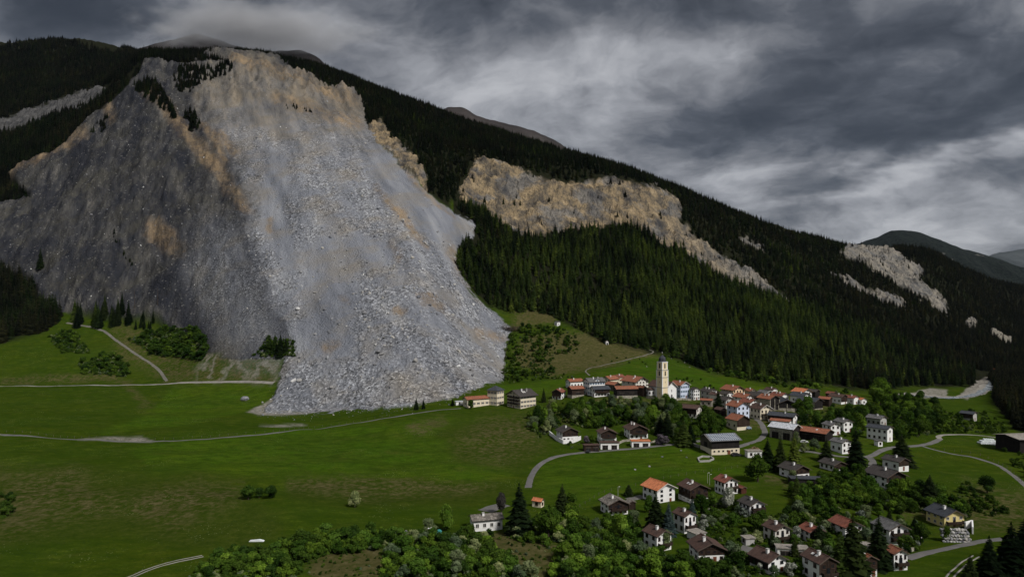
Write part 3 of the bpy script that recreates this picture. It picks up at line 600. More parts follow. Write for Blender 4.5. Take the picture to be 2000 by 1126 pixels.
def house(label, cat, x0, x1, yt, yb, th, r=1.0, pitch=26, wall='white', roof='brown', g=(2, 2), s=(3, 2), clad=None, sclad=None, bal=(), sbal=(), ch=1, att=1, wk='b', hip=False, flat=False, door='g', rise=0.0,
          trim=None, name='house', dy=0.0, plinth=None, group=None, open_front=False, skyl=0, big=None, post=False):
    p0 = ground((x0 + x1) / 2, yb)
    Y = p0.y + dy
    c, s_ = abs(math.cos(math.radians(th))), abs(math.sin(math.radians(th)))
    Wm = (x1 - x0) * Y / F
    ovf = 0.085 if not flat else 0.03
    W = Wm / ((1 + 2 * ovf) * c + (r + 2 * ovf) * s_); L = W * r; ov = W * ovf
    Yc = Y + (W * s_ + L * c) / 2
    xc = ((x0 + x1) / 2 - 1000) / F * Yc
    zb = HC - (yb - HY) / F * Y
    zb = min(zb, p0.z + 0.4) if dy == 0 else zb
    Yr = Yc + (L * c / 2 if not hip else 0)
    H = HC - (yt - HY) / F * Yr - zb
    tp = math.tan(math.radians(pitch))
    rs = W / 2 * tp if not flat else 0.0
    wh = H - rs - 0.3
    if wh < 2.3 and not flat:
        rs = max(0.8, H - 2.6); wh = max(2.2, H - rs - 0.3); tp = rs / (W / 2)
    if flat: wh = max(2.2, H - 0.35)
    rz = math.radians(th) - math.atan2(xc, Yc)      # th is measured from the line of sight
    root = thing(name, label, cat, (xc, Yc, zb), rz, group)
    HOUSES.append((x0, x1, yt, yb, Y, Vector((xc, Yc, zb)), max(W, L) / 2 * 1.05))
    hw, hl = W / 2, L / 2
    side = -1 if th >= 0 else 1                         # which long side the valley sees
    mw = WALL[wall]; mr = ROOF[roof]
    # wall
    b = MB()
    if flat or hip:
        b.box(-hw, hw, -hl, hl, -2.5, wh)
    else:
        b.prism([(-hw, -2.5), (hw, -2.5), (hw, wh), (0, wh + rs), (-hw, wh)], -hl, hl)
    b.build('wall', mw, root)
    if plinth:
        b = MB(); e = 0.10; ph = wh * plinth[1]
        b.box(-hw - e, hw + e, -hl - e, hl + e, -2.5, ph); b.build('plinth', WALL[plinth[0]], root)
    # roof
    b = MB(); th_ = 0.24
    if flat:
        b.box(-hw - ov - .25, hw + ov + .25, -hl - ov - .25, hl + ov + .25, wh + 0.003, wh + 0.30)
        rf = b.build('roof', mr, root)
    elif hip:
        ex, ey = hw + ov, hl + ov; rl = max(0.0, hl - hw)
        zt = wh + rs; ze = wh + 0.003 - ov * tp * 0.6
        vs = [(-ex,-ey,ze),(ex,-ey,ze),(ex,ey,ze),(-ex,ey,ze),(-ex,-ey,ze+th_),(ex,-ey,ze+th_),(ex,ey,ze+th_),(-ex,ey,ze+th_),(0,-rl-.01,zt+th_),(0,rl+.01,zt+th_)]
        b.poly(vs, [(3,2,1,0),(0,1,5,4),(1,2,6,5),(2,3,7,6),(3,0,4,7),(4,5,8),(5,6,9,8),(6,7,9),(7,4,8,9)])
        rf = b.build('roof', mr, root)
    else:
        ex, ey = hw + ov, hl + ov * 1.25; zt = wh + rs + 0.012; ze = wh - ov * tp + 0.012
        sag = 0.0
        for sg in (-1, 1):
            vs = [(0,-ey,zt),(sg*ex,-ey,ze),(sg*ex,ey,ze),(0,ey,zt),(0,-ey,zt+th_),(sg*ex,-ey,ze+th_),(sg*ex,ey,ze+th_),(0,ey,zt+th_)]
            fs = [(0,1,2,3),(7,6,5,4),(4,5,1,0),(5,6,2,1),(6,7,3,2)]
            if sg > 0: fs = [f[::-1] for f in fs]
            b.poly(vs, fs)
        b.box(-0.16, 0.16, -ey - .02, ey + .02, zt + th_ - 0.02, zt + th_ + 0.10)
        rf = b.build('roof', mr, root)
        b = MB()
        for sg in (-1, 1):
            for yy in ((-ey - 0.09, -ey - 0.002),):
                pts = [(0, zt - 0.08), (sg * ex, ze - 0.08), (sg * ex, ze + th_ - 0.03), (0, zt + th_ - 0.03)]
                if sg < 0: pts = pts[::-1]
                b.prism(pts, yy[0], yy[1])
        b.build('bargeboard', trim or m_trim, root)
        b = MB(); b.box(side * ex + (0.0 if side > 0 else -0.13), side * ex + (0.13 if side > 0 else 0.0), -ey, ey, ze - 0.02, ze + 0.12); b.build('gutter', m_iron, root)
    # chimney, skylights
    for k in range(ch):
        if flat: break
        cx = side * hw * (0.28 + 0.12 * (k % 2)); cy = hl * (-0.25 + 0.55 * k); zc = wh + rs * (1 - abs(cx) / hw) - 0.2
        top = wh + rs + 0.9
        b = MB(); b.box(cx - .38, cx + .38, cy - .38, cy + .38, zc, top, 0); b.box(cx - .47, cx + .47, cy - .47, cy + .47, top + .003, top + .14, 1)
        b.build('chimney', [WALL['white' if k % 2 == 0 else 'grey'], m_conc], rf)
    for k in range(skyl):
        xa, xb2 = side * hw * 0.35, side * hw * 0.58; ya = -hl * 0.3 + k * 1.6
        za, zb2 = wh + rs * (1 - .35) + th_ + .015, wh + rs * (1 - .58) + th_ + .015
        b = MB(); fs = [(0, 1, 2, 3), (7, 6, 5, 4), (0, 4, 5, 1), (1, 5, 6, 2), (2, 6, 7, 3), (3, 7, 4, 0)]
        b.poly([(xa, ya, za), (xb2, ya, zb2), (xb2, ya + 1, zb2), (xa, ya + 1, za), (xa, ya, za + .12), (xb2, ya, zb2 + .12), (xb2, ya + 1, zb2 + .12), (xa, ya + 1, za + .12)], fs)
        b.build('skylight', m_wtrim, rf)
    # timber cladding of the gable and of the long side
    yg = -hl
    if clad is not None and not flat:
        hz = wh * clad; d = 0.13
        b = MB(); wr = 0.997
        b.prism([(-hw * wr, hz), (hw * wr, hz), (hw * wr, wh - 0.02), (0, wh + rs - 0.03), (-hw * wr, wh - 0.02)], -hl - d, -hl + 0.02)
        b.build('gable_cladding', WALL['dwood' if wall != 'stone' else 'bwood'], root); yg = -hl - d
    if sclad is not None:
        hz = wh * sclad; d = 0.12
        b = MB(); b.box(side * hw - (d if side < 0 else -0.02), side * hw + (d if side > 0 else -0.02), -hl + .01, hl - .01, hz, wh - 0.05)
        b.build('side_cladding', WALL['dwood' if wall != 'stone' else 'bwood'], root)
    # windows on the gable
    nx, ny = g
    for j in range(ny):
        sh = wh / ny
        for i in range(nx):
            sp = W / nx; x = -hw + sp * (i + 0.5)
            ww = min(1.25, 0.46 * sp); hh = min(1.45, 0.5 * sh); z = sh * j + 0.34 * sh
            if door == 'g' and j == 0 and i == nx // 2 and nx > 0:
                dd = MB(); dd.box(x - .55, x + .55, -hl - .07, -hl + .01, 0.05, min(2.1, sh * 0.8), 0); dd.box(x - .68, x + .68, -hl - .04, -hl + .01, 0.02, min(2.2, sh * 0.84), 1)
                dd.build('door', [m_red, m_frame], root); continue
            add_window(root, wk, (x, (yg if (clad is not None and z > wh * clad - 0.3) else -hl), z), 0, ww, hh)
    if not flat and not hip:
        for i in range(att):
            x = (i - (att - 1) / 2) * W * 0.2
            add_window(root, wk, (x, yg, wh + rs * 0.18), 0, min(1.0, W * .11), min(1.1, rs * 0.38))
    # windows on the long side
    nx, ny = s
    for j in range(ny):
        sh = wh / ny
        for i in range(nx):
            sp = L / nx; y = -hl + sp * (i + 0.5)
            ww = min(1.25, 0.46 * sp); hh = min(1.45, 0.5 * sh); z = sh * j + 0.34 * sh
            xx = side * (hw + (0.12 if (sclad is not None and z > wh * sclad - 0.3) else 0.0))
            if door == 's' and j == 0 and i == nx // 2:
                dd = MB(); dd.box(-.55, .55, -.07, .01, 0.05, min(2.1, sh * .8), 0); o = dd.build('door', [m_red], root); o.location = (side * hw, y, 0); o.rotation_euler = (0, 0, math.radians(90 * side)); continue
            add_window(root, wk, (xx, y, z), math.radians(90 * side), ww, hh)
    # balconies: deck, posts and board railing
    def balcony(w_, loc, rz_, dep):
        bb = MB(); bb.box(-w_ / 2, w_ / 2, -dep, -0.02, -0.14, 0.0); o = bb.build('balcony', WALL['dwood'], root); o.location = loc; o.rotation_euler = (0, 0, rz_)
        rr = MB(); rr.box(-w_ / 2, w_ / 2, -dep - .05, -dep + .02, 0.12, 0.98)
        for q in (-1, 1): rr.box(q * w_ / 2 - .04, q * w_ / 2 + .04, -dep + .022, -0.03, 0.12, 0.98)
        npost = max(2, int(w_ / 1.8) + 1)
        for q in range(npost):
            xq = -w_ / 2 + w_ * q / (npost - 1); rr.box(xq - .06, xq + .06, -dep - .08, -dep - .052, -0.12, 1.04)
        rr.build('railing', WALL['dwood'], o)
        ds = MB(); ds.box(-.5, .5, -.16, .0, 0.02, 2.0); ds.build('balcony_door', m_glass, o)
    for f in bal: balcony(W * 0.82, (0, yg, wh * f), 0, 1.3)
    for f in sbal: balcony(L * 0.7, (side * (hw + (0.12 if sclad is not None else 0)), 0, wh * f), math.radians(90 * side), 1.3)
    if big:   # big barn doors on the gable / long side: (face, count)
        face, n = big
        for i in range(n):
            Lf = W if face == 'g' else L
            bw = min(4.2, Lf * 0.62 / n); bh = min(4.0, wh * 0.62); cx = (-Lf / 2 + Lf * (i + .5) / n)
            b = MB(); b.box(-bw / 2, bw / 2, -.08, .01, 0.0, bh, 0); b.box(-.05, .05, -.12, -.082, 0.0, bh, 1); b.box(-bw / 2 - .12, bw / 2 + .12, -.14, .01, bh + .003, bh + .22, 1)
            o = b.build('barn_door', [WALL['bwood'], WALL['wood']], root)
            if face == 'g': o.location = (cx, -hl - (0.13 if clad is not None else 0), 0)
            else: o.location = (side * hw, cx, 0); o.rotation_euler = (0, 0, math.radians(90 * side))
    if post:
        b = MB()
        for q in (-1, 0, 1): b.box(q * hw * .95 - .25, q * hw * .95 + .25, -hl - .35, -hl - .05, -1.5, wh * 0.95)
        b.build('pillar', WALL['stone'], root)
    root['_d'] = 0; del root['_d']
    return root, W, L, wh, rs, side

H_ = house
G_OLD = 'old houses packed in the upper village'
# --- by the toe of the landslide
H_('long low cream annex with terracotta roof nearest the landslide toe', 'house', 902, 958, 771, 796, -62, 2.6, 24, 'cream', 'terra', (1,1), (5,1), ch=0, att=0, wk='s', door='n')
H_('square three storey cream house with dark pyramid roof beside the terracotta annex', 'house', 949, 987, 752, 792, -35, 1.0, 34, 'cream', 'slate', (3,3), (3,3), hip=True, ch=0, wk='s', door='n')
H_('large cream hotel like house with dark timber balconies at the landslide edge', 'house', 985, 1052, 758, 798, -50, 0.95, 25, 'cream', 'dark', (5,4), (5,3), clad=None, bal=(0.3, 0.55, 0.8), ch=2, att=3, wk='s', skyl=2)
# --- upper village, left of the church
H_('small gabled house with red brown timber balcony at the left end of the upper village', 'house', 1076, 1107, 757, 780, -25, 1.0, 28, 'white', 'red', (3,2), (2,2), clad=0.5, bal=(0.45,), ch=1)
H_('white gabled house with long terracotta roof at the back left of the upper village', 'house', 1103, 1141, 738, 758, -58, 1.7, 25, 'white', 'terra', (2,2), (4,1), att=1)
H_('dark timber barn with terracotta roof below the back left white house', 'barn', 1106, 1143, 752, 777, -60, 1.5, 25, 'dwood', 'terra', (0,0), (0,0), ch=0, att=0, door='n', big=('s', 1), plinth=('stone', 0.3), name='barn')
MANOR = H_('tall white manor with grey roof, two chimneys and rows of windows', 'house', 1137, 1184, 736, 772, -58, 1.55, 27, 'white', 'grey', (3,3), (6,3), ch=2, att=1, wk='l')
H_('cream gabled house with terracotta roof directly behind the white manor', 'house', 1173, 1211, 732, 754, -38, 1.3, 27, 'cream', 'terra', (3,2), (3,1), ch=1)
H_('low house with dark grey roof and timber balcony in front of the white manor', 'house', 1150, 1193, 752, 775, -66, 1.5, 24, 'white', 'slate', (2,2), (5,2), sclad=0.5, sbal=(0.5,), ch=0)
H_('terracotta roofed barn tucked right of the white manor', 'barn', 1181, 1213, 744, 764, 50, 1.2, 25, 'wood', 'terra', (0,0), (0,0), clad=0.1, ch=0, att=0, door='n', name='barn')
H_('big white gabled farmhouse with broad terracotta roof left of the church', 'house', 1210, 1270, 732, 762, 42, 1.25, 27, 'offwhite', 'terra', (4,3), (3,2), ch=1, att=3, wk='b', skyl=1)
H_('long dark barn with bright orange roof in front of the big farmhouse', 'barn', 1196, 1247, 752, 778, -70, 2.0, 22, 'bwood', 'terra', (0,0), (0,0), ch=0, att=0, door='n', big=('s', 2), plinth=('stone', 0.28), name='barn')
H_('small barn with orange roof between the long dark barn and church', 'barn', 1243, 1263, 752, 774, 60, 1.1, 25, 'dwood', 'terra', (0,0), (0,0), ch=0, att=0, door='n', name='barn')
H_('small white outbuilding with brown roof at the foot of the church tower', 'house', 1259, 1280, 756, 773, -62, 1.3, 26, 'white', 'brown', (1,1), (2,1), ch=0, att=0, door='n')
# --- right of the church
H_('white four storey house with red brown roof directly right of the church', 'house', 1306, 1349, 742, 778, 45, 1.2, 28, 'blue', 'terra', (4,3), (3,3), ch=1, att=2, wk='l', trim=m_wtrim)
H_('narrow white house with nine windows right of the four storey house', 'house', 1346, 1368, 755, 781, 35, 0.9, 27, 'white', 'dark', (3,3), (2,3), ch=0, wk='d')
H_('brown roofed house with white end wall half hidden under the church', 'house', 1326, 1372, 788, 816, 66, 1.5, 25, 'offwhite', 'brown', (2,2), (4,2), sclad=0.4, ch=0)
H_('weathered house with mottled grey roof right of the narrow white house', 'house', 1366, 1403, 756, 782, 42, 1.3, 25, 'grey', 'dark', (2,2), (2,2), ch=2)
H_('small stone shed with orange roof below the mottled grey roof', 'shed', 1367, 1394, 777, 793, 76, 1.8, 22, 'stone', 'terra', (0,0), (2,1), ch=0, att=0, door='n', name='shed')
H_('peach coloured house with half orange half grey roof at the village top', 'house', 1406, 1457, 750, 776, 42, 1.15, 26, 'peach', 'terra', (4,2), (2,2), ch=1, att=3, wk='d')
H_('small white gable with dark roof in front of the peach house', 'house', 1403, 1434, 762, 783, 45, 1.2, 26, 'white', 'dark', (2,2), (2,2), ch=0)
H_('grey gabled house beside the dark spruce in the old village', 'house', 1398, 1434, 772, 799, 48, 1.1, 27, 'grey', 'dark', (2,2), (2,2), ch=0)
H_('white gabled house with terracotta roof between peach and blue houses', 'house', 1430, 1475, 766, 790, 45, 1.2, 26, 'white', 'terra', (3,2), (2,2), ch=1, att=1)
H_('black timber barn with dark roof behind the white terracotta house', 'barn', 1458, 1497, 763, 784, 45, 1.1, 27, 'bwood', 'dark', (0,0), (0,0), ch=0, att=0, door='n', name='barn')
H_('grey sheet roofed barn at the upper edge of the old village', 'barn', 1478, 1510, 760, 777, 48, 1.3, 25, 'wood', 'grey', (0,0), (0,0), ch=0, att=0, door='n', name='barn', trim=m_wtrim)
H_('red brown roofed house with white gable behind the stone pillar barns', 'house', 1503, 1542, 764, 783, 50, 1.2, 26, 'white', 'red', (2,1), (2,1), ch=2)
H_('white house with patchy terracotta roof behind the pale blue house', 'house', 1443, 1484, 776, 804, 45, 1.2, 26, 'white', 'red', (2,2), (2,2), ch=1)
H_('pale blue three storey house with terracotta roof and small balcony', 'house', 1417, 1466, 781, 822, 40, 1.0, 27, 'blue', 'terra', (3,3), (2,3), bal=(), ch=1, att=0, wk='d')
H_('cream gabled house with brown roof across the lane from the blue house', 'house', 1463, 1509, 786, 820, 40, 1.1, 29, 'cream', 'brown', (3,2), (3,2), bal=(0.45,), ch=1, att=2, trim=m_wtrim)
H_('barn with terracotta roof, black timber gable and cream base below the blue house', 'barn', 1416, 1467, 806, 841, 40, 1.0, 28, 'cream', 'terra', (0,0), (2,1), clad=0.35, ch=0, att=0, door='n', name='barn')
H_('twin terracotta roofed barn left of the stone pillar barn', 'barn', 1478, 1524, 768, 802, 46, 1.2, 26, 'stone', 'terra', (0,0), (0,0), clad=0.05, ch=2, att=0, door='n', post=True, name='barn')
H_('timber barn with dark roof and pale stone corner pillars', 'barn', 1508, 1557, 774, 803, 12, 1.3, 24, 'stone', 'slate', (0,0), (0,0), clad=0.42, ch=0, att=0, door='n', post=True, name='barn')
H_('white house with orange roof at the forest edge of the village', 'house', 1545, 1587, 756, 778, 46, 1.1, 27, 'white', 'orange', (2,2), (2,1), ch=0)
H_('white house with dark grey roof in front of the orange roofed one', 'house', 1542, 1584, 764, 788, 58, 1.2, 26, 'white', 'slate', (2,2), (2,1), ch=1)
H_('long dark barn with slate roof right of the stone pillar barn', 'barn', 1554, 1608, 773, 799, 56, 1.5, 24, 'stone', 'slate', (0,0), (3,1), clad=0.1, ch=0, att=0, door='n', name='barn')
H_('low barn with red terracotta roof right of the long slate barn', 'barn', 1598, 1626, 773, 793, 68, 1.3, 24, 'dwood', 'terra', (0,0), (0,0), ch=0, att=0, door='n', name='barn')
H_('brown roofed farm building at the right end of the old village', 'house', 1618, 1655, 767, 789, 56, 1.4, 24, 'white', 'brown', (2,1), (3,1), clad=0.3, ch=1)
H_('red brown roofed cottage behind leafy trees at the right village end', 'house', 1646, 1678, 770, 789, 58, 1.3, 24, 'white', 'red', (1,1), (2,1), ch=1)
H_('tiny white cottage with orange roof last in the village row', 'house', 1673, 1693, 775, 790, 40, 1.1, 27, 'white', 'orange', (1,1), (1,1), ch=0, att=0, door='n')
H_('small white house with brown roof between the mottled roof and peach house', 'house', 1384, 1412, 764, 788, 50, 1.1, 26, 'offwhite', 'brown', (2,2), (2,1), ch=1)
H_('narrow cream house with red roof behind the white terracotta gabled house', 'house', 1452, 1478, 757, 774, 44, 1.1, 27, 'cream', 'terra', (2,1), (2,1), ch=1)
H_('small timber barn with brown roof below the grey gabled house', 'barn', 1394, 1420, 793, 812, 44, 1.0, 26, 'dwood', 'brown', (0,0), (0,0), ch=0, att=0, door='n', name='barn')
H_('white cottage with brown roof behind the twin terracotta barn', 'house', 1492, 1520, 755, 772, 52, 1.2, 25, 'white', 'brown', (2,1), (2,1), ch=1)
H_('low dark barn with brown roof behind the orange roofed forest edge house', 'barn', 1572, 1602, 758, 777, 58, 1.3, 24, 'bwood', 'dark', (0,0), (0,0), ch=0, att=0, door='n', name='barn')
H_('small red brown barn between the low barn and brown farm building', 'barn', 1612, 1636, 763, 781, 50, 1.1, 25, 'rwood', 'red', (0,0), (0,0), ch=0, att=0, door='n', name='barn')
H_('cream house with terracotta roof left behind the big white farmhouse', 'house', 1196, 1222, 730, 748, -40, 1.1, 27, 'cream', 'red', (2,1), (2,1), ch=1)
H_('terracotta lean to roof in front of the white black roofed chalet', 'shed', 1504, 1546, 816, 833, 76, 2.0, 18, 'white', 'terra', (0,0), (3,1), ch=0, att=0, door='n', name='shed')
H_('low terracotta shed beside the dark spruce of the old village', 'shed', 1426, 1446, 796, 810, 60, 1.2, 22, 'stone', 'terra', (0,0), (1,1), ch=0, att=0, door='n', name='shed')
# --- middle right
H_('white chalet with long dark roof and brown balcony above the sheet metal barn', 'house', 1499, 1558, 803, 828, 72, 1.9, 22, 'white', 'slate', (1,2), (5,2), sclad=0.45, sbal=(0.5,), ch=1, att=0)
H_('stone barn with pale sheet metal roof beside the village lane', 'barn', 1501, 1565, 823, 860, 62, 1.45, 24, 'stone', 'metal', (0,0), (0,0), clad=0.3, ch=0, att=0, door='n', big=('s', 2), name='barn', trim=m_wtrim)
H_('wide low terracotta roof over a dark open barn right of the metal roof', 'barn', 1558, 1628, 832, 862, 64, 1.6, 20, 'bwood', 'terra', (0,0), (0,0), ch=0, att=0, door='n', big=('s', 2), name='barn', skyl=1)
H_('white house with grey roof, left of the attached grey roofed pair', 'house', 1605, 1642, 821, 850, 38, 1.2, 24, 'white', 'grey', (2,2), (2,2), ch=1)
H_('white house with grey roof, right of the attached grey roofed pair', 'house', 1628, 1666, 815, 844, 42, 1.2, 24, 'white', 'grey', (2,2), (2,2), ch=1)
H_('grey roofed house showing above trees behind the white long house', 'house', 1692, 1732, 808, 832, 60, 1.3, 25, 'grey', 'grey', (2,1), (3,1), ch=1)
H_('long white house with black roof and plain white end wall by the track', 'house', 1693, 1743, 827, 861, 66, 1.7, 22, 'white', 'slate', (1,2), (4,2), ch=0, att=0)
H_('small white garage with slanted roof below the long white house', 'garage', 1707, 1724, 857, 872, 40, 1.1, 14, 'white', 'grey', (1,1), (0,0), ch=0, att=0, door='n', name='garage')
H_('white bungalow with grey roof between two tall spruces', 'house', 1621, 1663, 853, 886, 48, 1.2, 24, 'white', 'grey', (2,2), (2,1), ch=1)
H_('small white flat roofed shed with rubble heap behind, beside the solar barn', 'shed', 1455, 1488, 877, 894, -68, 2.0, 10, 'white', 'pale', (0,0), (2,1), flat=True, ch=0, att=0, door='n', name='shed')
H_('white house with dark brown roof and timber middle right of the round tree', 'house', 1519, 1583, 900, 936, 42, 1.1, 24, 'white', 'dark', (3,2), (2,2), clad=0.55, ch=1)
H_('flat dark carport attached right of the dark roofed house', 'garage', 1541, 1607, 929, 948, -75, 2.6, 6, 'bwood', 'slate', (0,0), (0,0), flat=True, ch=0, att=0, door='n', name='carport')
H_('white bungalow with dark tiled roof and black timber gable centre', 'house', 1599, 1654, 893, 921, 44, 1.2, 22, 'white', 'dark', (2,1), (3,1), clad=0.35, ch=1, att=0)
H_('big white chalet with dark brown roof above the shrub slope', 'house', 1688, 1770, 908, 954, 45, 1.15, 24, 'white', 'dark', (3,2), (3,2), clad=0.5, ch=1, wk='d')
H_('white bungalow with dark roof behind the big chalet', 'house', 1723, 1775, 887, 920, 52, 1.3, 24, 'white', 'dark', (1,1), (2,1), clad=0.5, ch=1, att=0)
H_('lone dark roofed house among bushes near the right forest', 'house', 1876, 1907, 801, 821, 68, 1.4, 25, 'grey', 'slate', (1,1), (3,1), sclad=0.3, ch=0, att=0)
H_('small orange roofed building by the far bend of the river', 'house', 1938, 1953, 719, 727, 50, 1.4, 24, 'white', 'orange', (1,1), (2,1), ch=0, att=0, door='n')
H_('white hut with dark roof at the upper forest edge', 'hut', 1082, 1095, 626, 637, -40, 1.2, 24, 'white', 'dark', (1,1), (1,1), ch=0, att=0, door='n', name='hut')
H_('tiny white wayside chapel on the dry meadow', 'chapel', 1181, 1189, 664, 673, 20, 1.2, 40, 'white', 'pale', (0,0), (0,0), ch=0, att=0, door='n', big=('g', 1), name='chapel')
# --- chalets on the meadow edge
H_('left chalet of three with dark gable and white curved terrace wall', 'chalet', 1083, 1133, 829, 864, 22, 0.95, 24, 'white', 'dark', (4,2), (2,2), clad=0.55, ch=1, att=2, name='chalet')
H_('middle chalet of three with brown gable above white garages', 'chalet', 1163, 1207, 832, 868, 14, 1.0, 24, 'white', 'brown', (3,2), (2,2), clad=0.6, bal=(0.55,), ch=1, att=3, name='chalet')
H_('right chalet of three with dark brown gable and stone garden steps', 'chalet', 1215, 1269, 823, 858, 18, 1.0, 24, 'white', 'brown', (4,2), (2,2), clad=0.55, bal=(0.5,), ch=2, att=3, name='chalet')
# --- lower quarter
H_('white house with lichen covered stone slab roof left of the big spruce', 'house', 914, 985, 1000, 1038, -76, 1.75, 19, 'white', 'flag', (1,2), (4,1), ch=1, att=0, wk='w')
H_('white chalet with stone slab roof and brown timber gable in the lower meadow', 'chalet', 1168, 1231, 963, 1007, 24, 0.95, 24, 'white', 'flag', (4,2), (2,2), clad=0.5, bal=(0.45,), ch=1, att=1, name='chalet')
H_('small stone roofed annex right of the slab roofed chalet', 'shed', 1221, 1243, 973, 995, 24, 1.0, 20, 'dwood', 'flag', (0,0), (0,0), ch=0, att=0, door='n', name='shed')
H_('white three storey house with bright orange roof below the meadow', 'house', 1250, 1323, 933, 983, 40, 1.0, 25, 'white', 'orange', (2,3), (3,2), ch=0, att=0, wk='d', trim=m_wtrim)
H_('dark brown timber chalet right of the bright orange roof', 'chalet', 1321, 1387, 934, 983, 32, 1.05, 24, 'dwood', 'brown', (3,2), (3,2), bal=(0.4,), ch=1, att=1, skyl=2, name='chalet', plinth=('white', 0.3))
H_('white house with red brown roof and small red annex by the meadow', 'house', 1393, 1444, 925, 967, 36, 1.0, 26, 'white', 'red', (3,2), (3,2), bal=(0.5,), ch=1, att=1)
H_('small red roofed annex beside the white meadow house', 'shed', 1438, 1459, 946, 964, 40, 1.1, 22, 'rwood', 'red', (0,0), (1,1), ch=0, att=0, door='n', name='shed')
H_('white house with grey brown roof and two balconies standing alone on the slope', 'house', 1440, 1497, 967, 1010, 36, 1.0, 25, 'white', 'dark', (3,2), (3,2), bal=(0.3, 0.6), ch=1, att=0)
H_('white house with dark brown roof and wide balcony behind the blue spruce', 'house', 1312, 1362, 990, 1042, 40, 1.15, 26, 'white', 'brown', (3,2), (2,2), bal=(0.35,), ch=1, att=0)
H_('white house with dark brown roof and white chimney above the lower thicket', 'house', 1253, 1315, 1023, 1077, 40, 1.1, 26, 'white', 'brown', (3,2), (2,2), bal=(0.35,), ch=1, att=0)
H_('broad chalet with brown timber gable and white ground floor above the thicket', 'chalet', 1340, 1420, 1042, 1099, 22, 0.95, 25, 'white', 'brown', (4,2), (2,2), clad=0.55, ch=1, att=3, name='chalet')
H_('beige house with brown roof and oval window in the lower quarter', 'house', 1488, 1545, 1014, 1062, 40, 1.0, 26, 'offwhite', 'brown', (3,2), (2,2), bal=(0.35,), ch=1, att=2)
H_('dark gabled house with red brown roof behind white flowering bushes', 'chalet', 1559, 1612, 1019, 1060, 36, 1.0, 25, 'white', 'red', (2,2), (2,2), clad=0.3, ch=1, att=0, name='chalet')
H_('red brown roofed house mostly hidden behind the tall black spruces', 'house', 1618, 1686, 1005, 1050, 40, 1.1, 25, 'white', 'red', (3,2), (2,2), ch=0, att=1)
H_('white house with brown roof and long dark windows in the bottom row', 'house', 1460, 1539, 1066, 1121, 44, 1.1, 27, 'white', 'brown', (2,2), (2,1), ch=1, att=1, sclad=0.3, wk='d')
H_('white house with brown roof, skylights and round balcony at the bottom edge', 'house', 1564, 1636, 1070, 1138, 40, 1.2, 28, 'white', 'brown', (2,2), (2,2), clad=0.4, bal=(0.35,), ch=1, att=0, skyl=2)
H_('white framed double garage with brown doors above the bottom row', 'garage', 1515, 1578, 1068, 1087, -78, 2.6, 6, 'white', 'pale', (0,0), (0,0), flat=True, ch=0, att=0, door='n', big=('s', 2), name='garage')
H_('white house with grey metal roof and twin timber balconies', 'house', 1703, 1775, 1009, 1064, 40, 1.05, 25, 'white', 'grey', (3,2), (2,2), bal=(0.3, 0.62), ch=0, att=1)
H_('yellow house with black roof above the boulder wall', 'house', 1808, 1883, 983, 1032, 42, 1.05, 25, 'yellow', 'slate', (3,2), (3,2), bal=(0.35,), ch=1, att=0, wk='w')
H_('terracotta roofed house half hidden at the bottom among spruces', 'house', 1660, 1714, 1072, 1128, 40, 1.1, 26, 'white', 'terra', (2,2), (2,2), clad=0.4, ch=1, att=0)
H_('white house with terracotta roof and dark balcony by the lower road', 'house', 1727, 1773, 1063, 1115, 38, 0.9, 27, 'white', 'terra', (3,2), (2,2), bal=(0.35,), ch=0, att=1)
H_('small white framed garage above the terracotta house', 'garage', 1672, 1702, 1060, 1078, -72, 1.6, 6, 'white', 'pale', (0,0), (0,0), flat=True, ch=0, att=0, door='n', big=('s', 1), name='garage')
H_('grey metal shed on the gravel drive', 'shed', 1448, 1474, 1047, 1065, 30, 0.9, 10, 'grey', 'pale', (0,0), (1,1), flat=True, ch=0, att=0, door='n', name='shed')
H_('white garage with flat terrace roof and black railing below the balcony house', 'garage', 1341, 1379, 1034, 1056, 40, 1.1, 6, 'white', 'pale', (0,0), (0,0), flat=True, ch=0, att=0, door='n', big=('g', 1), name='garage')
H_('small orange roofed shed behind the big dark spruce', 'shed', 1038, 1064, 970, 991, 62, 1.5, 32, 'cream', 'orange', (1,1), (1,1), ch=0, att=0, door='n', name='shed')
H_('long brown roofed carport left of the white garages', 'carport', 1138, 1171, 866, 882, -76, 2.2, 6, 'dwood', 'brown', (0,0), (0,0), flat=True, ch=0, att=0, door='n', big=('s', 2), name='carport')
H_('white garages with brown terrace edge under the middle chalet', 'garage', 1170, 1209, 861, 878, -80, 2.2, 6, 'white', 'brown', (0,0), (0,0), flat=True, ch=0, att=0, door='n', big=('s', 2), name='garage')
H_('double garage with orange fascia under the right chalet', 'garage', 1231, 1270, 858, 873, -80, 2.2, 6, 'white', 'orange', (0,0), (0,0), flat=True, ch=0, att=0, door='n', big=('s', 2), name='garage')
H_('large dark farm shed with pale low roof at the right edge', 'barn', 1946, 2046, 842, 886, -44, 1.2, 9, 'bwood', 'pale', (0,0), (0,0), ch=0, att=0, door='n', big=('s', 1), name='barn')
H_('low white shed with pale roof left of the cream annex', 'shed', 888, 905, 782, 791, -70, 2.0, 8, 'white', 'metal', (0,0), (1,1), flat=True, ch=0, att=0, door='n', name='shed')
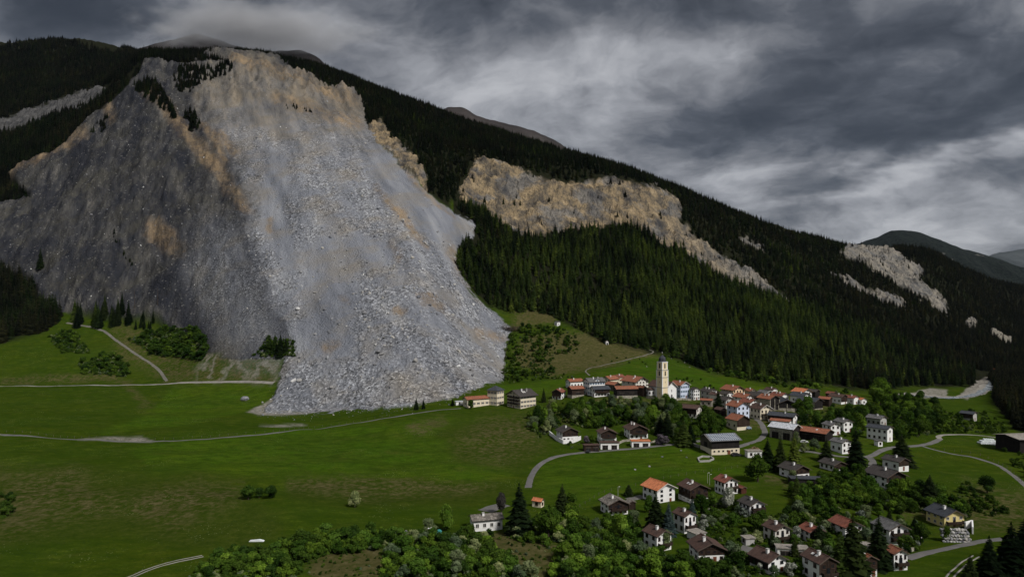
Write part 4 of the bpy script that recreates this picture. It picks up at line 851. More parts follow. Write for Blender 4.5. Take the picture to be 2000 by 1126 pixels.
# --- big barn with solar roof
rb, W, L, wh, rs, side = H_('big barn with solar panel roof, grey gable and cream base on the meadow edge', 'barn', 1363, 1448, 843, 890, -60, 1.35, 21, 'wood', 'grey', (0,0), (0,0), ch=0, att=0, door='n', plinth=('cream', 0.42), name='barn')
b = MB(); b.box(W/2 + .002, W/2 + .14, -L/2 + .02, L/2 - .02, wh * .43, wh - .1); b.build('side_cladding', WALL['bwood'], rb)
b = MB(); b.box(-1.6, 1.6, -L/2 - .16, -L/2 - .002, wh * .45, wh * .80); b.build('hay_door', WALL['bwood'], rb)
for i in range(6): add_window(rb, 'd', (W/2 + .10, -L/2 + L * (i + .6) / 6.3, wh * .22), math.radians(90), 1.0, 0.8)
b = MB(); b.box(-.9, .9, -.08, .0, 0, 2.4); o = b.build('barn_door', m_red, rb); o.location = (W/2 + .10, L * .12, 0); o.rotation_euler = (0, 0, math.radians(90))
m_pv, t = new_mat('solar_cell')
finish(t, (0.055, 0.075, 0.11), 0.25, spec=0.5)
m_pvf = plain('solar_frame', (0.50, 0.52, 0.55), 0.4, 0.5)
tp = rs / (W / 2); a_ = math.atan(tp)
pm = MB(); pm.box(-.5, .5, -.5, .5, 0, .05, 1); pm.box(-.40, .40, -.41, .41, .05, .062, 0)
me0 = None
NC, NR_ = 13, 5
sl = (W / 2 + W * .06) / math.cos(a_); cw, chh = L * 1.02 / NC, sl * .96 / NR_
for i in range(NC):
    for j in range(NR_):
        if me0 is None:
            o = pm.build('solar_panel', [m_pv, m_pvf], rb); me0 = o.data
        else:
            o = bpy.data.objects.new('solar_panel', me0); C.objects.link(o); o.parent = rb
        d = .25 + chh * (j + .5)
        o.location = (d * math.cos(a_) + .30 * math.sin(a_), -L * .51 + cw * (i + .5), wh + rs + .012 - d * math.sin(a_) + .30 * math.cos(a_))
        o.rotation_euler = (0, a_, 0); o.scale = (chh * .97, cw * .97, 1)

# extra pieces on single houses
def ring_wall(label, pts, h, mat, name='retaining_wall', cat='wall', thick=0.5, drop=1.5):
    ps = [ground(*p) for p in pts]
    c0 = ps[0].copy(); b = MB()
    for i in range(len(ps) - 1):
        p, q = ps[i] - c0, ps[i + 1] - c0; d = Vector((q.x - p.x, q.y - p.y, 0)).normalized(); n = Vector((-d.y, d.x, 0)) * thick / 2
        ztop = max(p.z, q.z) + h if isinstance(h, (int, float)) else 0
        vs = [p - n, q - n, q + n, p + n]
        b.poly([(v.x, v.y, min(p.z, q.z) - drop) for v in vs] + [(vs[0].x, vs[0].y, p.z + h), (vs[1].x, vs[1].y, q.z + h), (vs[2].x, vs[2].y, q.z + h), (vs[3].x, vs[3].y, p.z + h)],
               [(0,3,2,1),(4,5,6,7),(0,1,5,4),(1,2,6,5),(2,3,7,6),(3,0,4,7)])
    o = b.build(name, mat, None); o.location = c0
    return tag(o, label, cat)
ring_wall('white curved terrace wall in front of the left chalet', [(1073, 848), (1085, 858), (1100, 866), (1120, 864), (1134, 858)], 2.2, WALL['white'], 'terrace_wall')
ring_wall('old stone retaining wall of the churchyard', [(1262, 777), (1276, 779), (1294, 783), (1312, 783), (1332, 780), (1350, 782)], 1.4, WALL['stone'], 'churchyard_wall')
ring_wall('low concrete wall ring of the slurry pit beside the solar barn', [(1363, 896), (1372, 892), (1388, 893), (1394, 897), (1386, 901), (1366, 902), (1363, 896)], 0.9, m_conc, 'pit_wall')
ring_wall('pale concrete ramp wall left of the solar barn', [(1348, 868), (1366, 874)], 1.5, m_conc, 'ramp_wall')
ring_wall('grey stone garden wall between middle and right chalet', [(1206, 868), (1218, 862), (1232, 861)], 1.2, WALL['stone'], 'garden_wall')
ring_wall('grey garden wall right of the orange fascia garage', [(1270, 866), (1285, 860), (1305, 862)], 1.0, WALL['stone'], 'garden_wall')
ring_wall('pale stone terrace wall under the big dark roofed chalet', [(1716, 957), (1740, 956), (1772, 951)], 0.9, m_conc, 'terrace_wall')
ring_wall('white retaining wall at the far side of the yellow house drive', [(1885, 1032), (1899, 1028), (1900, 1042)], 2.6, WALL['white'], 'drive_wall')
ring_wall('stone garden wall along the drive of the twin balcony house', [(1762, 1076), (1775, 1077), (1788, 1074)], 1.2, WALL['stone'], 'garden_wall')
ring_wall('white garden pergola wall right of the twin balcony house', [(1782, 1062), (1800, 1057)], 1.8, m_wtrim, 'garden_wall')

# boulder wall below the yellow house: every block a piece of its own
base = ground(1868, 1058)
bw_ = thing('boulder_wall', 'retaining wall of big grey boulders below the yellow house', 'wall', base)
m_rock, t = new_mat('grey_boulder')
P = t.add('ShaderNodeTexCoord').outputs['Object']; ri = t.add('ShaderNodeObjectInfo').outputs['Random']
rk = t.ramp(t.noise(P, 1.3, 6, 0.7), (0.3, (0.15, 0.152, 0.158)), (0.55, (0.29, 0.288, 0.285)), (0.8, (0.42, 0.41, 0.39)))
rk = t.mix(1.0, rk, t.ramp(ri, (0.0, (0.55, 0.56, 0.60)), (0.5, (0.95, 0.95, 0.97)), (0.8, (1.15, 1.10, 1.0)), (1.0, (1.5, 1.48, 1.45))), 'MULTIPLY')
finish(t, rk, 0.95, t.noise(P, 3.0, 5, 0.7), 0.6, 0.15, 0.1)
def rock_mesh(name, seed, sub=2, sq=(1, .8, .7), mat=None):
    import bmesh
    bm = bmesh.new(); bmesh.ops.create_icosphere(bm, subdivisions=sub, radius=1.0)
    rr = np.random.default_rng(seed); pl = [(Vector(rr.normal(size=3)).normalized(), rr.uniform(.55, .9)) for _ in range(9)]
    for v in bm.verts:
        for n, d in pl:
            k = v.co.dot(n)
            if k > d: v.co -= n * (k - d)
        v.co += Vector(rr.normal(size=3)) * .035
        v.co = Vector((v.co.x * sq[0], v.co.y * sq[1], v.co.z * sq[2]))
    me = bpy.data.meshes.new(name); bm.to_mesh(me); bm.free(); me.materials.append(mat or m_rock)
    return me
ROCKS = [rock_mesh('boulder', 100 + i, 2, ((1, .8, .7), (1, .9, .55), (.8, 1, .8), (1.1, .7, .6), (.9, .9, .75))[i]) for i in range(5)]
for j in range(5):
    for i in range(9):
        o = bpy.data.objects.new('boulder', ROCKS[(i * 3 + j) % 5]); C.objects.link(o); o.parent = bw_
        o.location = ((i - 4) * 1.0 + (j % 2) * .5, 0.45 * j - 0.12 * (i - 4), 0.1 + j * 0.95); o.rotation_euler = (random.uniform(-.3, .3), random.uniform(-.3, .3), random.uniform(0, 6)); o.scale = [random.uniform(.78, .95)] * 3

# ================================================================== the church
rc, W, L, wh, rs, side = H_('white church with cream bell tower and dark onion dome above the village', 'church', 1264, 1324, 741, 779, 45, 1.9, 36, 'white', 'brown', (0,0), (3,1), ch=0, att=0, door='n', wk='d', trim=m_wtrim, name='church')
b = MB()
dpts = [(-.7, 0), (.7, 0), (.7, 2.6), (.5, 3.2), (0, 3.5), (-.5, 3.2), (-.7, 2.6)]
b.prism(dpts, -L/2 - .1, -L/2 + .02, 0); b.build('door', m_dark, rc)
b = MB(); b.prism([(-.3, 5.2), (.3, 5.2), (.3, 6.8), (0, 7.2), (-.3, 6.8)], -L/2 - .08, -L/2 + .02); b.build('window', m_glass, rc)
# tower: local frame of the church; it stands at the front left corner of the nave
pt = ground(1293.5, 781); Yt = pt.y + 3.5
tx, ty = (1293.5 - 1000) / F * Yt, Yt
loc = rc.matrix_basis.inverted() @ Vector((tx, ty, rc.location.z)); loc.z = 0
wpx = 23.0 * Yt / F / 1.414; tw = wpx / 2
ztop = HC - (706 - HY) / F * Yt - rc.location.z
tb = thing('tower', '', None, loc); del tb['label']; tb.parent = rc
stage = [(-3, .335), (.335, .60), (.60, .79), (.79, 1.0)]
sc_ = [1, .985, .97, .86]
b = MB()
for (a, c_), k in zip(stage, sc_): b.box(-tw * k, tw * k, -tw * k, tw * k, (a if a < 0 else a * ztop + .002), c_ * ztop)
b.build('shaft', WALL['ochre'], tb)
for (a, c_), k in zip(stage, sc_):
    a = max(a, 0) * ztop; c2 = c_ * ztop; e = .09; st_ = .17
    for sx in (-1, 1):
        for sy in (-1, 1):
            b = MB(); x1_, y1_ = sx * (tw * k + e), sy * (tw * k + e); x0_, y0_ = sx * tw * k * (1 - st_ * 1.3), sy * tw * k * (1 - st_ * 1.3)
            b.box(min(x0_, x1_), max(x0_, x1_), min(y0_, y1_), max(y0_, y1_), a + .005, c2 - .005); b.build('corner_strip', WALL['white'], tb)
    b = MB(); b.box(-tw * k - .28, tw * k + .28, -tw * k - .28, tw * k + .28, c2 - .25, c2 + .15); b.build('cornice', m_conc if c_ < 1 else WALL['white'], tb)
for (a, c_), k, kind in zip(stage, sc_, (0, 0, 1, 1)):
    a = max(a, 0) * ztop; hh = c_ * ztop - a
    for q in range(4):
        b = MB(); r0 = tw * k
        if kind:
            hw_ = .62; z0, z1 = a + hh * .2, a + hh * .72
            pts = [(-hw_, z0), (hw_, z0), (hw_, z1), (hw_ * .7, z1 + .5), (0, z1 + .72), (-hw_ * .7, z1 + .5), (-hw_, z1)]
            b.prism(pts, -r0 - .06, -r0 + .02); o = b.build('belfry_opening', m_dark, tb)  # dark plate on solid wall, the opening's shade put into its colour
            b = MB(); b.box(-hw_ - .14, hw_ + .14, -r0 - .13, -r0 - .062, z0 - .2, z0); o2 = b.build('sill', WALL['white'], tb); o2.rotation_euler = (0, 0, q * math.pi / 2)
        else:
            b.prism([(-.16, a + hh * .42), (.16, a + hh * .42), (.16, a + hh * .6), (-.16, a + hh * .6)], -r0 - .05, -r0 + .02); o = b.build('slit_window', m_glass, tb)
        o.rotation_euler = (0, 0, q * math.pi / 2)
R0 = tw * .86
dm = [(R0 * 1.12, 0), (R0 * 1.16, .25), (R0 * 1.02, .9), (R0 * 1.06, 1.6), (R0 * 1.0, 2.5), (R0 * .82, 3.3), (R0 * .52, 4.0), (R0 * .22, 4.6), (R0 * .10, 5.0), (.06, 6.4)]
b = MB(); b.lathe(dm, 8, (0, 0, ztop + .16), ph=math.pi / 8); dome = b.build('dome', ROOF['slate'], tb)
b = MB(); b.lathe([(.02, 0), (.3, .18), (.36, .4), (.3, .62), (.02, .8)], 10, (0, 0, ztop + 6.5)); b.build('finial_ball', m_wtrim, dome)
b = MB(); b.box(-.05, .05, -.05, .05, ztop + 7.2, ztop + 8.6); b.box(-.4, .4, -.04, .04, ztop + 7.9, ztop + 8.02); b.build('cross', m_iron, dome)
HOUSES.append((1283, 1305, 695, 780, Yt, Vector((tx, ty, 0)), tw * 1.5))
# manor front gable
rm, W, L, wh, rs, side = MANOR
b = MB(); gw = L * .2
b.poly([(side * (W/2 + .25), -gw, wh - .05), (side * (W/2 + .25), gw, wh - .05), (side * (W/2 + .25), 0, wh + gw * .75), (side * .5, -gw, wh - .05), (side * .5, gw, wh - .05), (side * .5, 0, wh + gw * .75)], [(0, 1, 2), (3, 5, 4), (0, 2, 5, 3), (1, 4, 5, 2), (0, 3, 4, 1)])
b.build('front_gable', WALL['white'], rm)
b = MB(); e = .25
for sg in (-1, 1):
    za = wh + gw * .75 + .12; zb_ = wh - .05 - e * .75 + .12; xo = side * (W/2 + .6); xi = side * .3
    b.poly([(xo, 0, za), (xo, sg * (gw + e), zb_), (xi, sg * (gw + e), zb_), (xi, 0, za), (xo, 0, za + .2), (xo, sg * (gw + e), zb_ + .2), (xi, sg * (gw + e), zb_ + .2), (xi, 0, za + .2)], [(0,1,2,3),(7,6,5,4),(0,4,5,1),(1,5,6,2),(2,6,7,3)])
b.build('front_gable_roof', ROOF['grey'], rm)
add_window(rm, 'l', (side * (W/2 + .25), 0, wh + .35), math.radians(90 * side), .9, 1.1)

# ================================================================== castle ruin
pc = ground(1953, 663)
rcu = thing('castle_ruin', 'ruined stone castle with broken walls on the wooded spur at far right', 'ruin', pc)
k = pc.y / F
b = MB(); xs = np.linspace(-17, 4, 12); tops = [18, 22, 23, 21, 22, 19, 17, 18, 15, 16, 14, 13]
pts = [(-17 * k, -12 * k), (4 * k, -12 * k)] + [(x * k, h * k) for x, h in list(zip(xs, tops))[::-1]]
b.prism(pts, -3.0, 3.0); b.build('keep', WALL['stone'], rcu)
pts = [(4.01 * k, -12 * k), (19 * k, -12 * k), (19 * k, 7 * k), (16 * k, 8 * k), (14 * k, 5 * k), (9 * k, 9 * k), (4.01 * k, 11 * k)]
b = MB(); b.prism(pts, -5.0, 1.0); b.build('curtain_wall', WALL['stone'], rcu)
for q in range(3):
    b = MB(); b.box((-12 + 6 * q) * k - .9, (-12 + 6 * q) * k + .9, -3.1, -2.9, 9 * k, 12 * k); b.build('window_opening', m_dark, rcu)  # no hole in the wall: shade painted as a dark plate
HOUSES.append((1934, 1974, 638, 665, pc.y, pc, 25))

# ================================================================== roads, tracks, river
def ribbon(name, pts, width, mat, label, lift=0.12, step=4.0, side_off=0.0, kind='structure'):
    W3 = [ground(*p) for p in pts]
    xy = np.array([(p.x, p.y) for p in W3]); d = np.r_[0, np.cumsum(np.hypot(*np.diff(xy, axis=0).T))]
    n = max(8, int(d[-1] / step)); s = np.linspace(0, d[-1], n)
    q = np.stack([pchip(d, xy[:, 0], s)[:, 0], pchip(d, xy[:, 1], s)[:, 0]], 1)
    for _ in range(3): q[1:-1] = (q[:-2] + 2 * q[1:-1] + q[2:]) / 4
    tn = np.gradient(q, axis=0); tn /= np.hypot(tn[:, 0], tn[:, 1])[:, None] + 1e-9; nr = np.stack([-tn[:, 1], tn[:, 0]], 1)
    K = 5; V = []
    for a in np.linspace(-.5, .5, K):
        wj = width * (1 + .30 * fbm(s / 7, s * 0 + a * 3, 5, 3)) if kind == 'structure' else width
        pq = q + nr * (a * wj + side_off)[:, None] if not np.isscalar(wj) else q + nr * (a * wj + side_off)
        V.append(np.c_[pq, zat(pq[:, 0], pq[:, 1]) + lift - (0.10 if abs(a) > .49 else 0)])
    V = np.stack(V, 1).reshape(-1, 3); ii = np.arange(n * K).reshape(n, K)
    Q = np.stack([ii[:-1, :-1], ii[:-1, 1:], ii[1:, 1:], ii[1:, :-1]], -1).reshape(-1, 4)
    o = np_mesh(name, V, Q, mat); o['kind'] = kind; o['label'] = label
    ROADS.append((q, width))
    return o
ROADS = []
def roadmat(name, a, b):
    m, t = new_mat(name)
    P = t.add('ShaderNodeNewGeometry').outputs['Position']
    finish(t, t.mix(t.ramp(t.noise(P, 0.25, 6, 0.7), (0.35, 0.0), (0.68, 1.0)), a, b), 0.95, t.noise(P, 2.5, 4, 0.7), 0.4, 0.1, 0.1)
    return m
m_asph = roadmat('worn_asphalt', (0.098, 0.095, 0.091), (0.150, 0.143, 0.134)); m_grav = roadmat('pale_gravel', (0.17, 0.16, 0.14), (0.28, 0.262, 0.23)); m_dirt = roadmat('dirt_track', (0.11, 0.105, 0.09), (0.17, 0.16, 0.14))
ribbon('road', [(1031,952),(1036,934),(1042,920),(1052,908),(1068,898),(1092,889),(1130,884),(1180,880),(1240,875),(1300,869),(1350,863),(1368,860)], 3.2, m_asph, 'narrow grey road curving round the hay meadow')
ribbon('road', [(1440,872),(1462,866),(1482,859),(1492,850),(1493,838),(1486,826),(1475,816),(1468,808),(1464,800)], 3.6, m_asph, 'village lane bending up past the pale blue house')
ribbon('path', [(-30,754),(60,753),(160,752),(260,751),(340,748),(400,746),(470,745),(535,747)], 3.2, m_grav, 'pale gravel path ending under the landslide')
ribbon('path', [(-30,846),(30,850),(80,853),(150,858),(220,861),(290,862),(340,861),(400,857),(470,851),(540,845),(600,838),(660,831),(720,822),(770,814),(810,807),(850,801),(900,797)], 2.6, m_asph, 'grey field road crossing the left meadows')
ribbon('track', [(245,1130),(270,1118),(300,1107),(340,1096),(396,1085)], 0.55, m_grav, 'left wheel rut of the track at the bottom edge', side_off=-0.8)
ribbon('track', [(245,1130),(270,1118),(300,1107),(340,1096),(396,1085)], 0.55, m_grav, 'right wheel rut of the track at the bottom edge', side_off=0.8)
ribbon('track', [(130,630),(165,636),(200,645),(226,664),(255,684),(285,703),(310,722),(326,744)], 2.6, m_dirt, 'grey track slanting down the left slope')
ribbon('road', [(1560,878),(1585,882),(1615,887),(1650,892),(1690,893),(1708,886),(1722,878),(1745,873),(1780,871),(1806,868),(1826,862),(1836,857)], 3.4, m_asph, 'asphalt road leading right through the hamlet')
ribbon('path', [(1836,857),(1830,851),(1845,848),(1880,848),(1920,850),(1948,854)], 3.2, m_grav, 'gravel road up to the dark farm shed')
ribbon('road', [(1800,870),(1818,876),(1850,884),(1880,889),(1910,894),(1935,902),(1960,914),(1985,932),(2010,955)], 2.6, m_asph, 'lane winding down the right meadow')
ribbon('road', [(1700,893),(1706,905),(1700,915)], 4.0, m_asph, 'short drive turning off the hamlet road')
ribbon('road', [(1768,1090),(1800,1081),(1835,1073),(1870,1066),(1905,1058),(1940,1052),(1990,1050)], 3.9, m_asph, 'wide asphalt road below the boulder wall')
ribbon('track', [(1852,1130),(1868,1112),(1885,1096),(1906,1085)], 0.6, m_grav, 'left wheel rut of the track in the bottom right corner', side_off=-0.85)
ribbon('track', [(1852,1130),(1868,1112),(1885,1096),(1906,1085)], 0.6, m_grav, 'right wheel rut of the track in the bottom right corner', side_off=0.85)
ribbon('path', [(1152,733),(1143,726),(1150,719),(1185,711),(1215,705),(1245,697),(1272,690),(1279,685),(1264,682)], 1.5, m_dirt, 'thin pale path climbing to the forest edge')
ribbon('drive', [(1430,1062),(1455,1070),(1475,1075),(1500,1082)], 6.0, m_asph, 'grey drive in front of the metal shed')
ribbon('drive', [(945,998),(965,990),(985,984)], 7.0, m_asph, 'gravel yard behind the stone slab roofed house')
ribbon('drive', [(1225,975),(1245,971),(1256,968)], 4.5, m_asph, 'drive left of the bright orange roofed house')
m_water, t = new_mat('river_water')
P = t.add('ShaderNodeNewGeometry').outputs['Position']
finish(t, t.ramp(t.noise(P, 0.25, 6, 0.7), (0.4, (0.10, 0.125, 0.13)), (0.62, (0.40, 0.42, 0.43))), 0.25, t.noise(P, 0.8, 4, 0.7), 0.6, 0.3, 0.5)
ribbon('gravel_bank', [(1755,775),(1800,770),(1850,776),(1890,772),(1918,762),(1936,748),(1940,738)], 15.0, m_grav, 'grey gravel banks of the river', lift=0.25)
ribbon('river', [(1755,777),(1800,774),(1850,778),(1890,774),(1916,765),(1934,752),(1938,741)], 8.0, m_water, 'pale mountain river at the foot of the forest', lift=0.55)

# ================================================================== vegetation materials
def leafmat(name, a, b, c_, hue=0.25):
    m, t = new_mat(name)
    isl = t.add('ShaderNodeNewGeometry').outputs['Random Per Island']; ob = t.add('ShaderNodeObjectInfo').outputs['Random']
    col = t.ramp(isl, (0.0, a), (0.5, b), (1.0, c_))
    Pw = t.add('ShaderNodeNewGeometry').outputs['Position']
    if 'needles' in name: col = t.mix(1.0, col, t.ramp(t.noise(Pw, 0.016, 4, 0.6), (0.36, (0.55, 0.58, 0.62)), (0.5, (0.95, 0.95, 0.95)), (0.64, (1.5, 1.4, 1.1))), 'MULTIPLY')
    col = t.mix(1.0, col, t.ramp(ob, (0.0, (0.50, 0.58, 0.55)), (0.35, (0.85, 0.88, 0.85)), (0.7, (1.12, 1.06, 0.85) if hue else (1.08, 1.08, 1.05)), (1.0, (1.75, 1.55, 1.15) if hue else (1.35, 1.35, 1.32))), 'MULTIPLY')
    d = t.add('ShaderNodeBsdfDiffuse', {'Color': col, 'Roughness': 1.0}); tr = t.add('ShaderNodeBsdfTranslucent', {'Color': col})
    mx = t.add('ShaderNodeMixShader', {0: 0.22, 1: d.outputs[0], 2: tr.outputs[0]})
    t.add('ShaderNodeOutputMaterial', {'Surface': mx.outputs[0]})
    return m
LEAF = dict(dark=leafmat('dark_green_leaves', (0.016, 0.034, 0.007), (0.030, 0.060, 0.011), (0.050, 0.090, 0.018)), mid=leafmat('green_leaves', (0.022, 0.048, 0.007), (0.044, 0.086, 0.012), (0.078, 0.128, 0.022)),
            bright=leafmat('spring_green_leaves', (0.045, 0.095, 0.012), (0.080, 0.150, 0.020), (0.115, 0.190, 0.035)), pale=leafmat('pale_leaves', (0.075, 0.110, 0.050), (0.125, 0.165, 0.085), (0.20, 0.235, 0.14)),
            bloom=leafmat('white_blossom', (0.09, 0.11, 0.07), (0.26, 0.27, 0.22), (0.50, 0.50, 0.46), 0), lilac=leafmat('lilac_blossom', (0.055, 0.050, 0.045), (0.115, 0.095, 0.115), (0.20, 0.165, 0.20), 0), bare=leafmat('bare_twigs', (0.050, 0.040, 0.037), (0.085, 0.068, 0.064), (0.12, 0.10, 0.095)))
NEED = dict(spruce=leafmat('spruce_needles', (0.007, 0.013, 0.006), (0.013, 0.022, 0.009), (0.022, 0.034, 0.014)), larch=leafmat('larch_needles', (0.021, 0.036, 0.010), (0.036, 0.058, 0.015), (0.056, 0.084, 0.023)),
            pine=leafmat('pine_needles', (0.008, 0.010, 0.007), (0.014, 0.017, 0.010), (0.024, 0.026, 0.014)), blue=leafmat('blue_spruce_needles', (0.035, 0.055, 0.055), (0.055, 0.080, 0.080), (0.085, 0.115, 0.115)))
m_bark = plain('bark', (0.060, 0.046, 0.036), 0.95, 0.1)

def conifer_mesh(name, seed, mat, rad=0.17, whorls=17, per=8, base=0.10, bark=True, full=1.0):
    rr = random.Random(seed); b = MB()
    if bark: b.tube((0, 0, -0.05), (0, 0, 0.93), 0.016, 0.003, 5, 1)
    for i in range(whorls):
        f = i / (whorls - 1); z = base + (0.97 - base) * f ** 0.93
        R = rad * ((1 - f) ** 0.82 * 0.97 + 0.035) * rr.uniform(0.86, 1.08)
        n = max(4, int(per * (1 - 0.4 * f))); ph = rr.uniform(0, 6.28)
        for k in range(n):
            a = ph + 2 * math.pi * k / n + rr.uniform(-.22, .22); r = R * rr.uniform(0.68, 1.18)
            dz = r * rr.uniform(0.30, 0.62); wd = r * rr.uniform(0.36, 0.52) * full
            ca, sa = math.cos(a), math.sin(a); zz0 = z + rr.uniform(-.008, .008)
            tip = (ca * r, sa * r, zz0 - dz); m1 = (ca * r * .58 - sa * wd, sa * r * .58 + ca * wd, zz0 - dz * .74); m2 = (ca * r * .58 + sa * wd, sa * r * .58 - ca * wd, zz0 - dz * .74)
            top = (ca * r * .5, sa * r * .5, zz0 - dz * .18)
            b.poly([(0, 0, zz0 + r * .12), m1, tip, m2, top], [(0, 1, 4), (1, 2, 4), (2, 3, 4), (3, 0, 4)], 0)
    b.poly([(0, 0, 1.0), (.012, 0, .93), (-.006, .01, .93), (-.006, -.01, .93)], [(0, 1, 2), (0, 2, 3), (0, 3, 1)], 0)
    me = bpy.data.meshes.new(name); me.from_pydata(b.v, [], b.f); me.materials.append(mat)
    if bark: me.materials.append(m_bark)
    me.polygons.foreach_set('material_index', b.m); me.update()
    return me
def crown_mesh(name, seed, mat, n=430, wid=0.42, z0=0.16, leaf=0.085, nl=9, flat_=1.0):
    rr = np.random.default_rng(seed); b = MB()
    lobes = []
    for i in range(nl):
        a = rr.uniform(0, 6.28); q = rr.uniform(0, 1) ** .6; z = rr.uniform(0, 1)
        R = rr.uniform(.14, .24); rad = wid * (1 - .55 * abs(z - .38) / .62) * q - R * .5
        rad = max(0, rad)
        lobes.append((np.array([math.cos(a) * rad, math.sin(a) * rad, z0 + R * .7 + z * (1 - z0 - R * 1.6)]), R))
    lobes.append((np.array([0, 0, .55]), .24)); lobes.append((np.array([0, 0, .80]), .17))
    ws = np.array([l[1] ** 2 for l in lobes]); ws /= ws.sum()
    for i in range(n):
        c, R = lobes[rr.choice(len(lobes), p=ws)]
        d = rr.normal(size=3); d[2] = d[2] * .8 + .25; d /= np.linalg.norm(d)
        p = c + d * R * rr.uniform(.78, 1.12) * np.array([1, 1, flat_])
        nn = d + rr.normal(size=3) * .45; nn /= np.linalg.norm(nn)
        u = np.cross(nn, rr.normal(size=3)); u /= np.linalg.norm(u); v = np.cross(nn, u)
        s = leaf * rr.uniform(.55, 1.2); k = nn * s * .35
        b.poly([p - u * s + rr.normal(size=3) * s * .2, p - v * s * .8 + k, p + u * s + rr.normal(size=3) * s * .2, p + v * s * .8 + k], [(0, 1, 2), (0, 2, 3)])
    import bmesh
    for c, R in lobes:
        bm = bmesh.new(); bmesh.ops.create_icosphere(bm, subdivisions=1, radius=1.0)
        vs = [tuple(c + np.array(v.co) * R * .86 * rr.uniform(.85, 1.08)) for v in bm.verts]; fs = [tuple(v.index for v in f.verts) for f in bm.faces]; bm.free()
        b.poly(vs, fs)
    me = bpy.data.meshes.new(name); me.from_pydata(b.v, [], b.f); me.materials.append(mat); me.update()
    return me
def trunk_mesh(name, h, r):
    b = MB(); b.tube((0, 0, -.08), (0, 0, h), r, r * .55, 6)
    for k in range(4):
        a = k * 1.7; b.tube((0, 0, h * (.55 + .1 * k)), (math.cos(a) * .16, math.sin(a) * .16, h * (.95 + .2 * k)), r * .45, r * .12, 5)
    me = bpy.data.meshes.new(name); me.from_pydata(b.v, [], b.f); me.materials.append(m_bark); me.update(); return me
CONI = {k: [conifer_mesh('conifer_' + k, 11 * i + j * 3, NEED[k], rad, wh_, 8, ba) for i, (rad, wh_, ba) in enumerate(((.18, 17, .08), (.22, 16, .05), (.165, 19, .10)))] for j, k in enumerate(('spruce', 'larch', 'pine', 'blue'))}
CONI_C = {k: [conifer_mesh('crown', 211 * i + j * 3, NEED[k], rad, 30, 13, ba, bark=False, full=.8) for i, (rad, ba) in enumerate(((.19, .04), (.22, .03), (.165, .05)))] for j, k in enumerate(('spruce', 'larch', 'pine', 'blue'))}
CROWN = {k: [crown_mesh('crown', 31 * i + j, LEAF[k], n, wd, z0, lf, nl) for i, (n, wd, z0, lf, nl) in enumerate(((980, .42, .08, .042, 13), (1150, .52, .02, .040, 17), (900, .36, .10, .043, 12)))] for j, k in enumerate(LEAF)}
BUSH = {k: [crown_mesh('foliage', 77 * i + j, LEAF[k], 560, wd, -.12, .062, 11, .9) for i, wd in enumerate((.62, .80))] for j, k in enumerate(LEAF)}
b = MB(); b.tube((0, 0, -.06), (0, 0, .92), .019, .004, 6); TR_C = bpy.data.meshes.new('trunk'); TR_C.from_pydata(b.v, [], b.f); TR_C.materials.append(m_bark); TR_C.update(); TR_L = trunk_mesh('trunk', .42, .034)

def new_o(name, me, parent=None, loc=(0, 0, 0), rz=0, sc=1.0):
    o = bpy.data.objects.new(name, me); C.objects.link(o); o.parent = parent; o.location = loc; o.rotation_euler = (0, 0, rz); o.scale = (sc, sc, sc) if np.isscalar(sc) else sc
    return o
def put_conifer(p, h, kind, label, group=None, var=None, parts=True, wide=1.0):
    v = random.randrange(3) if var is None else var; rz = random.uniform(0, 6.28)
    sc = (h * wide, h * wide, h)
    if parts:
        t_ = thing('conifer_tree', label, 'conifer', p, rz, group)
        new_o('trunk', TR_C, t_, sc=sc); new_o('crown', CONI_C[kind][v], t_, sc=sc)
    else:
        t_ = new_o('conifer_tree', CONI[kind][v], None, p, rz, sc); tag(t_, label, 'conifer', group)
    return t_
def put_tree(p, h, kind, label, group=None, var=None, wide=1.0):
    v = random.randrange(3) if var is None else var
    t_ = thing('leafy_tree', label, 'tree', p, random.uniform(0, 6.28), group)
    sc = (h * wide, h * wide, h)
    new_o('trunk', TR_L, t_, sc=sc); new_o('crown', CROWN[kind][v], t_, sc=sc)
    return t_
def put_shrub(p, h, kind, label, group=None, wide=1.0):
    o = new_o('shrub', BUSH[kind][random.randrange(2)], None, p, random.uniform(0, 6.28), (h * wide, h * wide, h * .95))
    return tag(o, label, 'shrub', group)

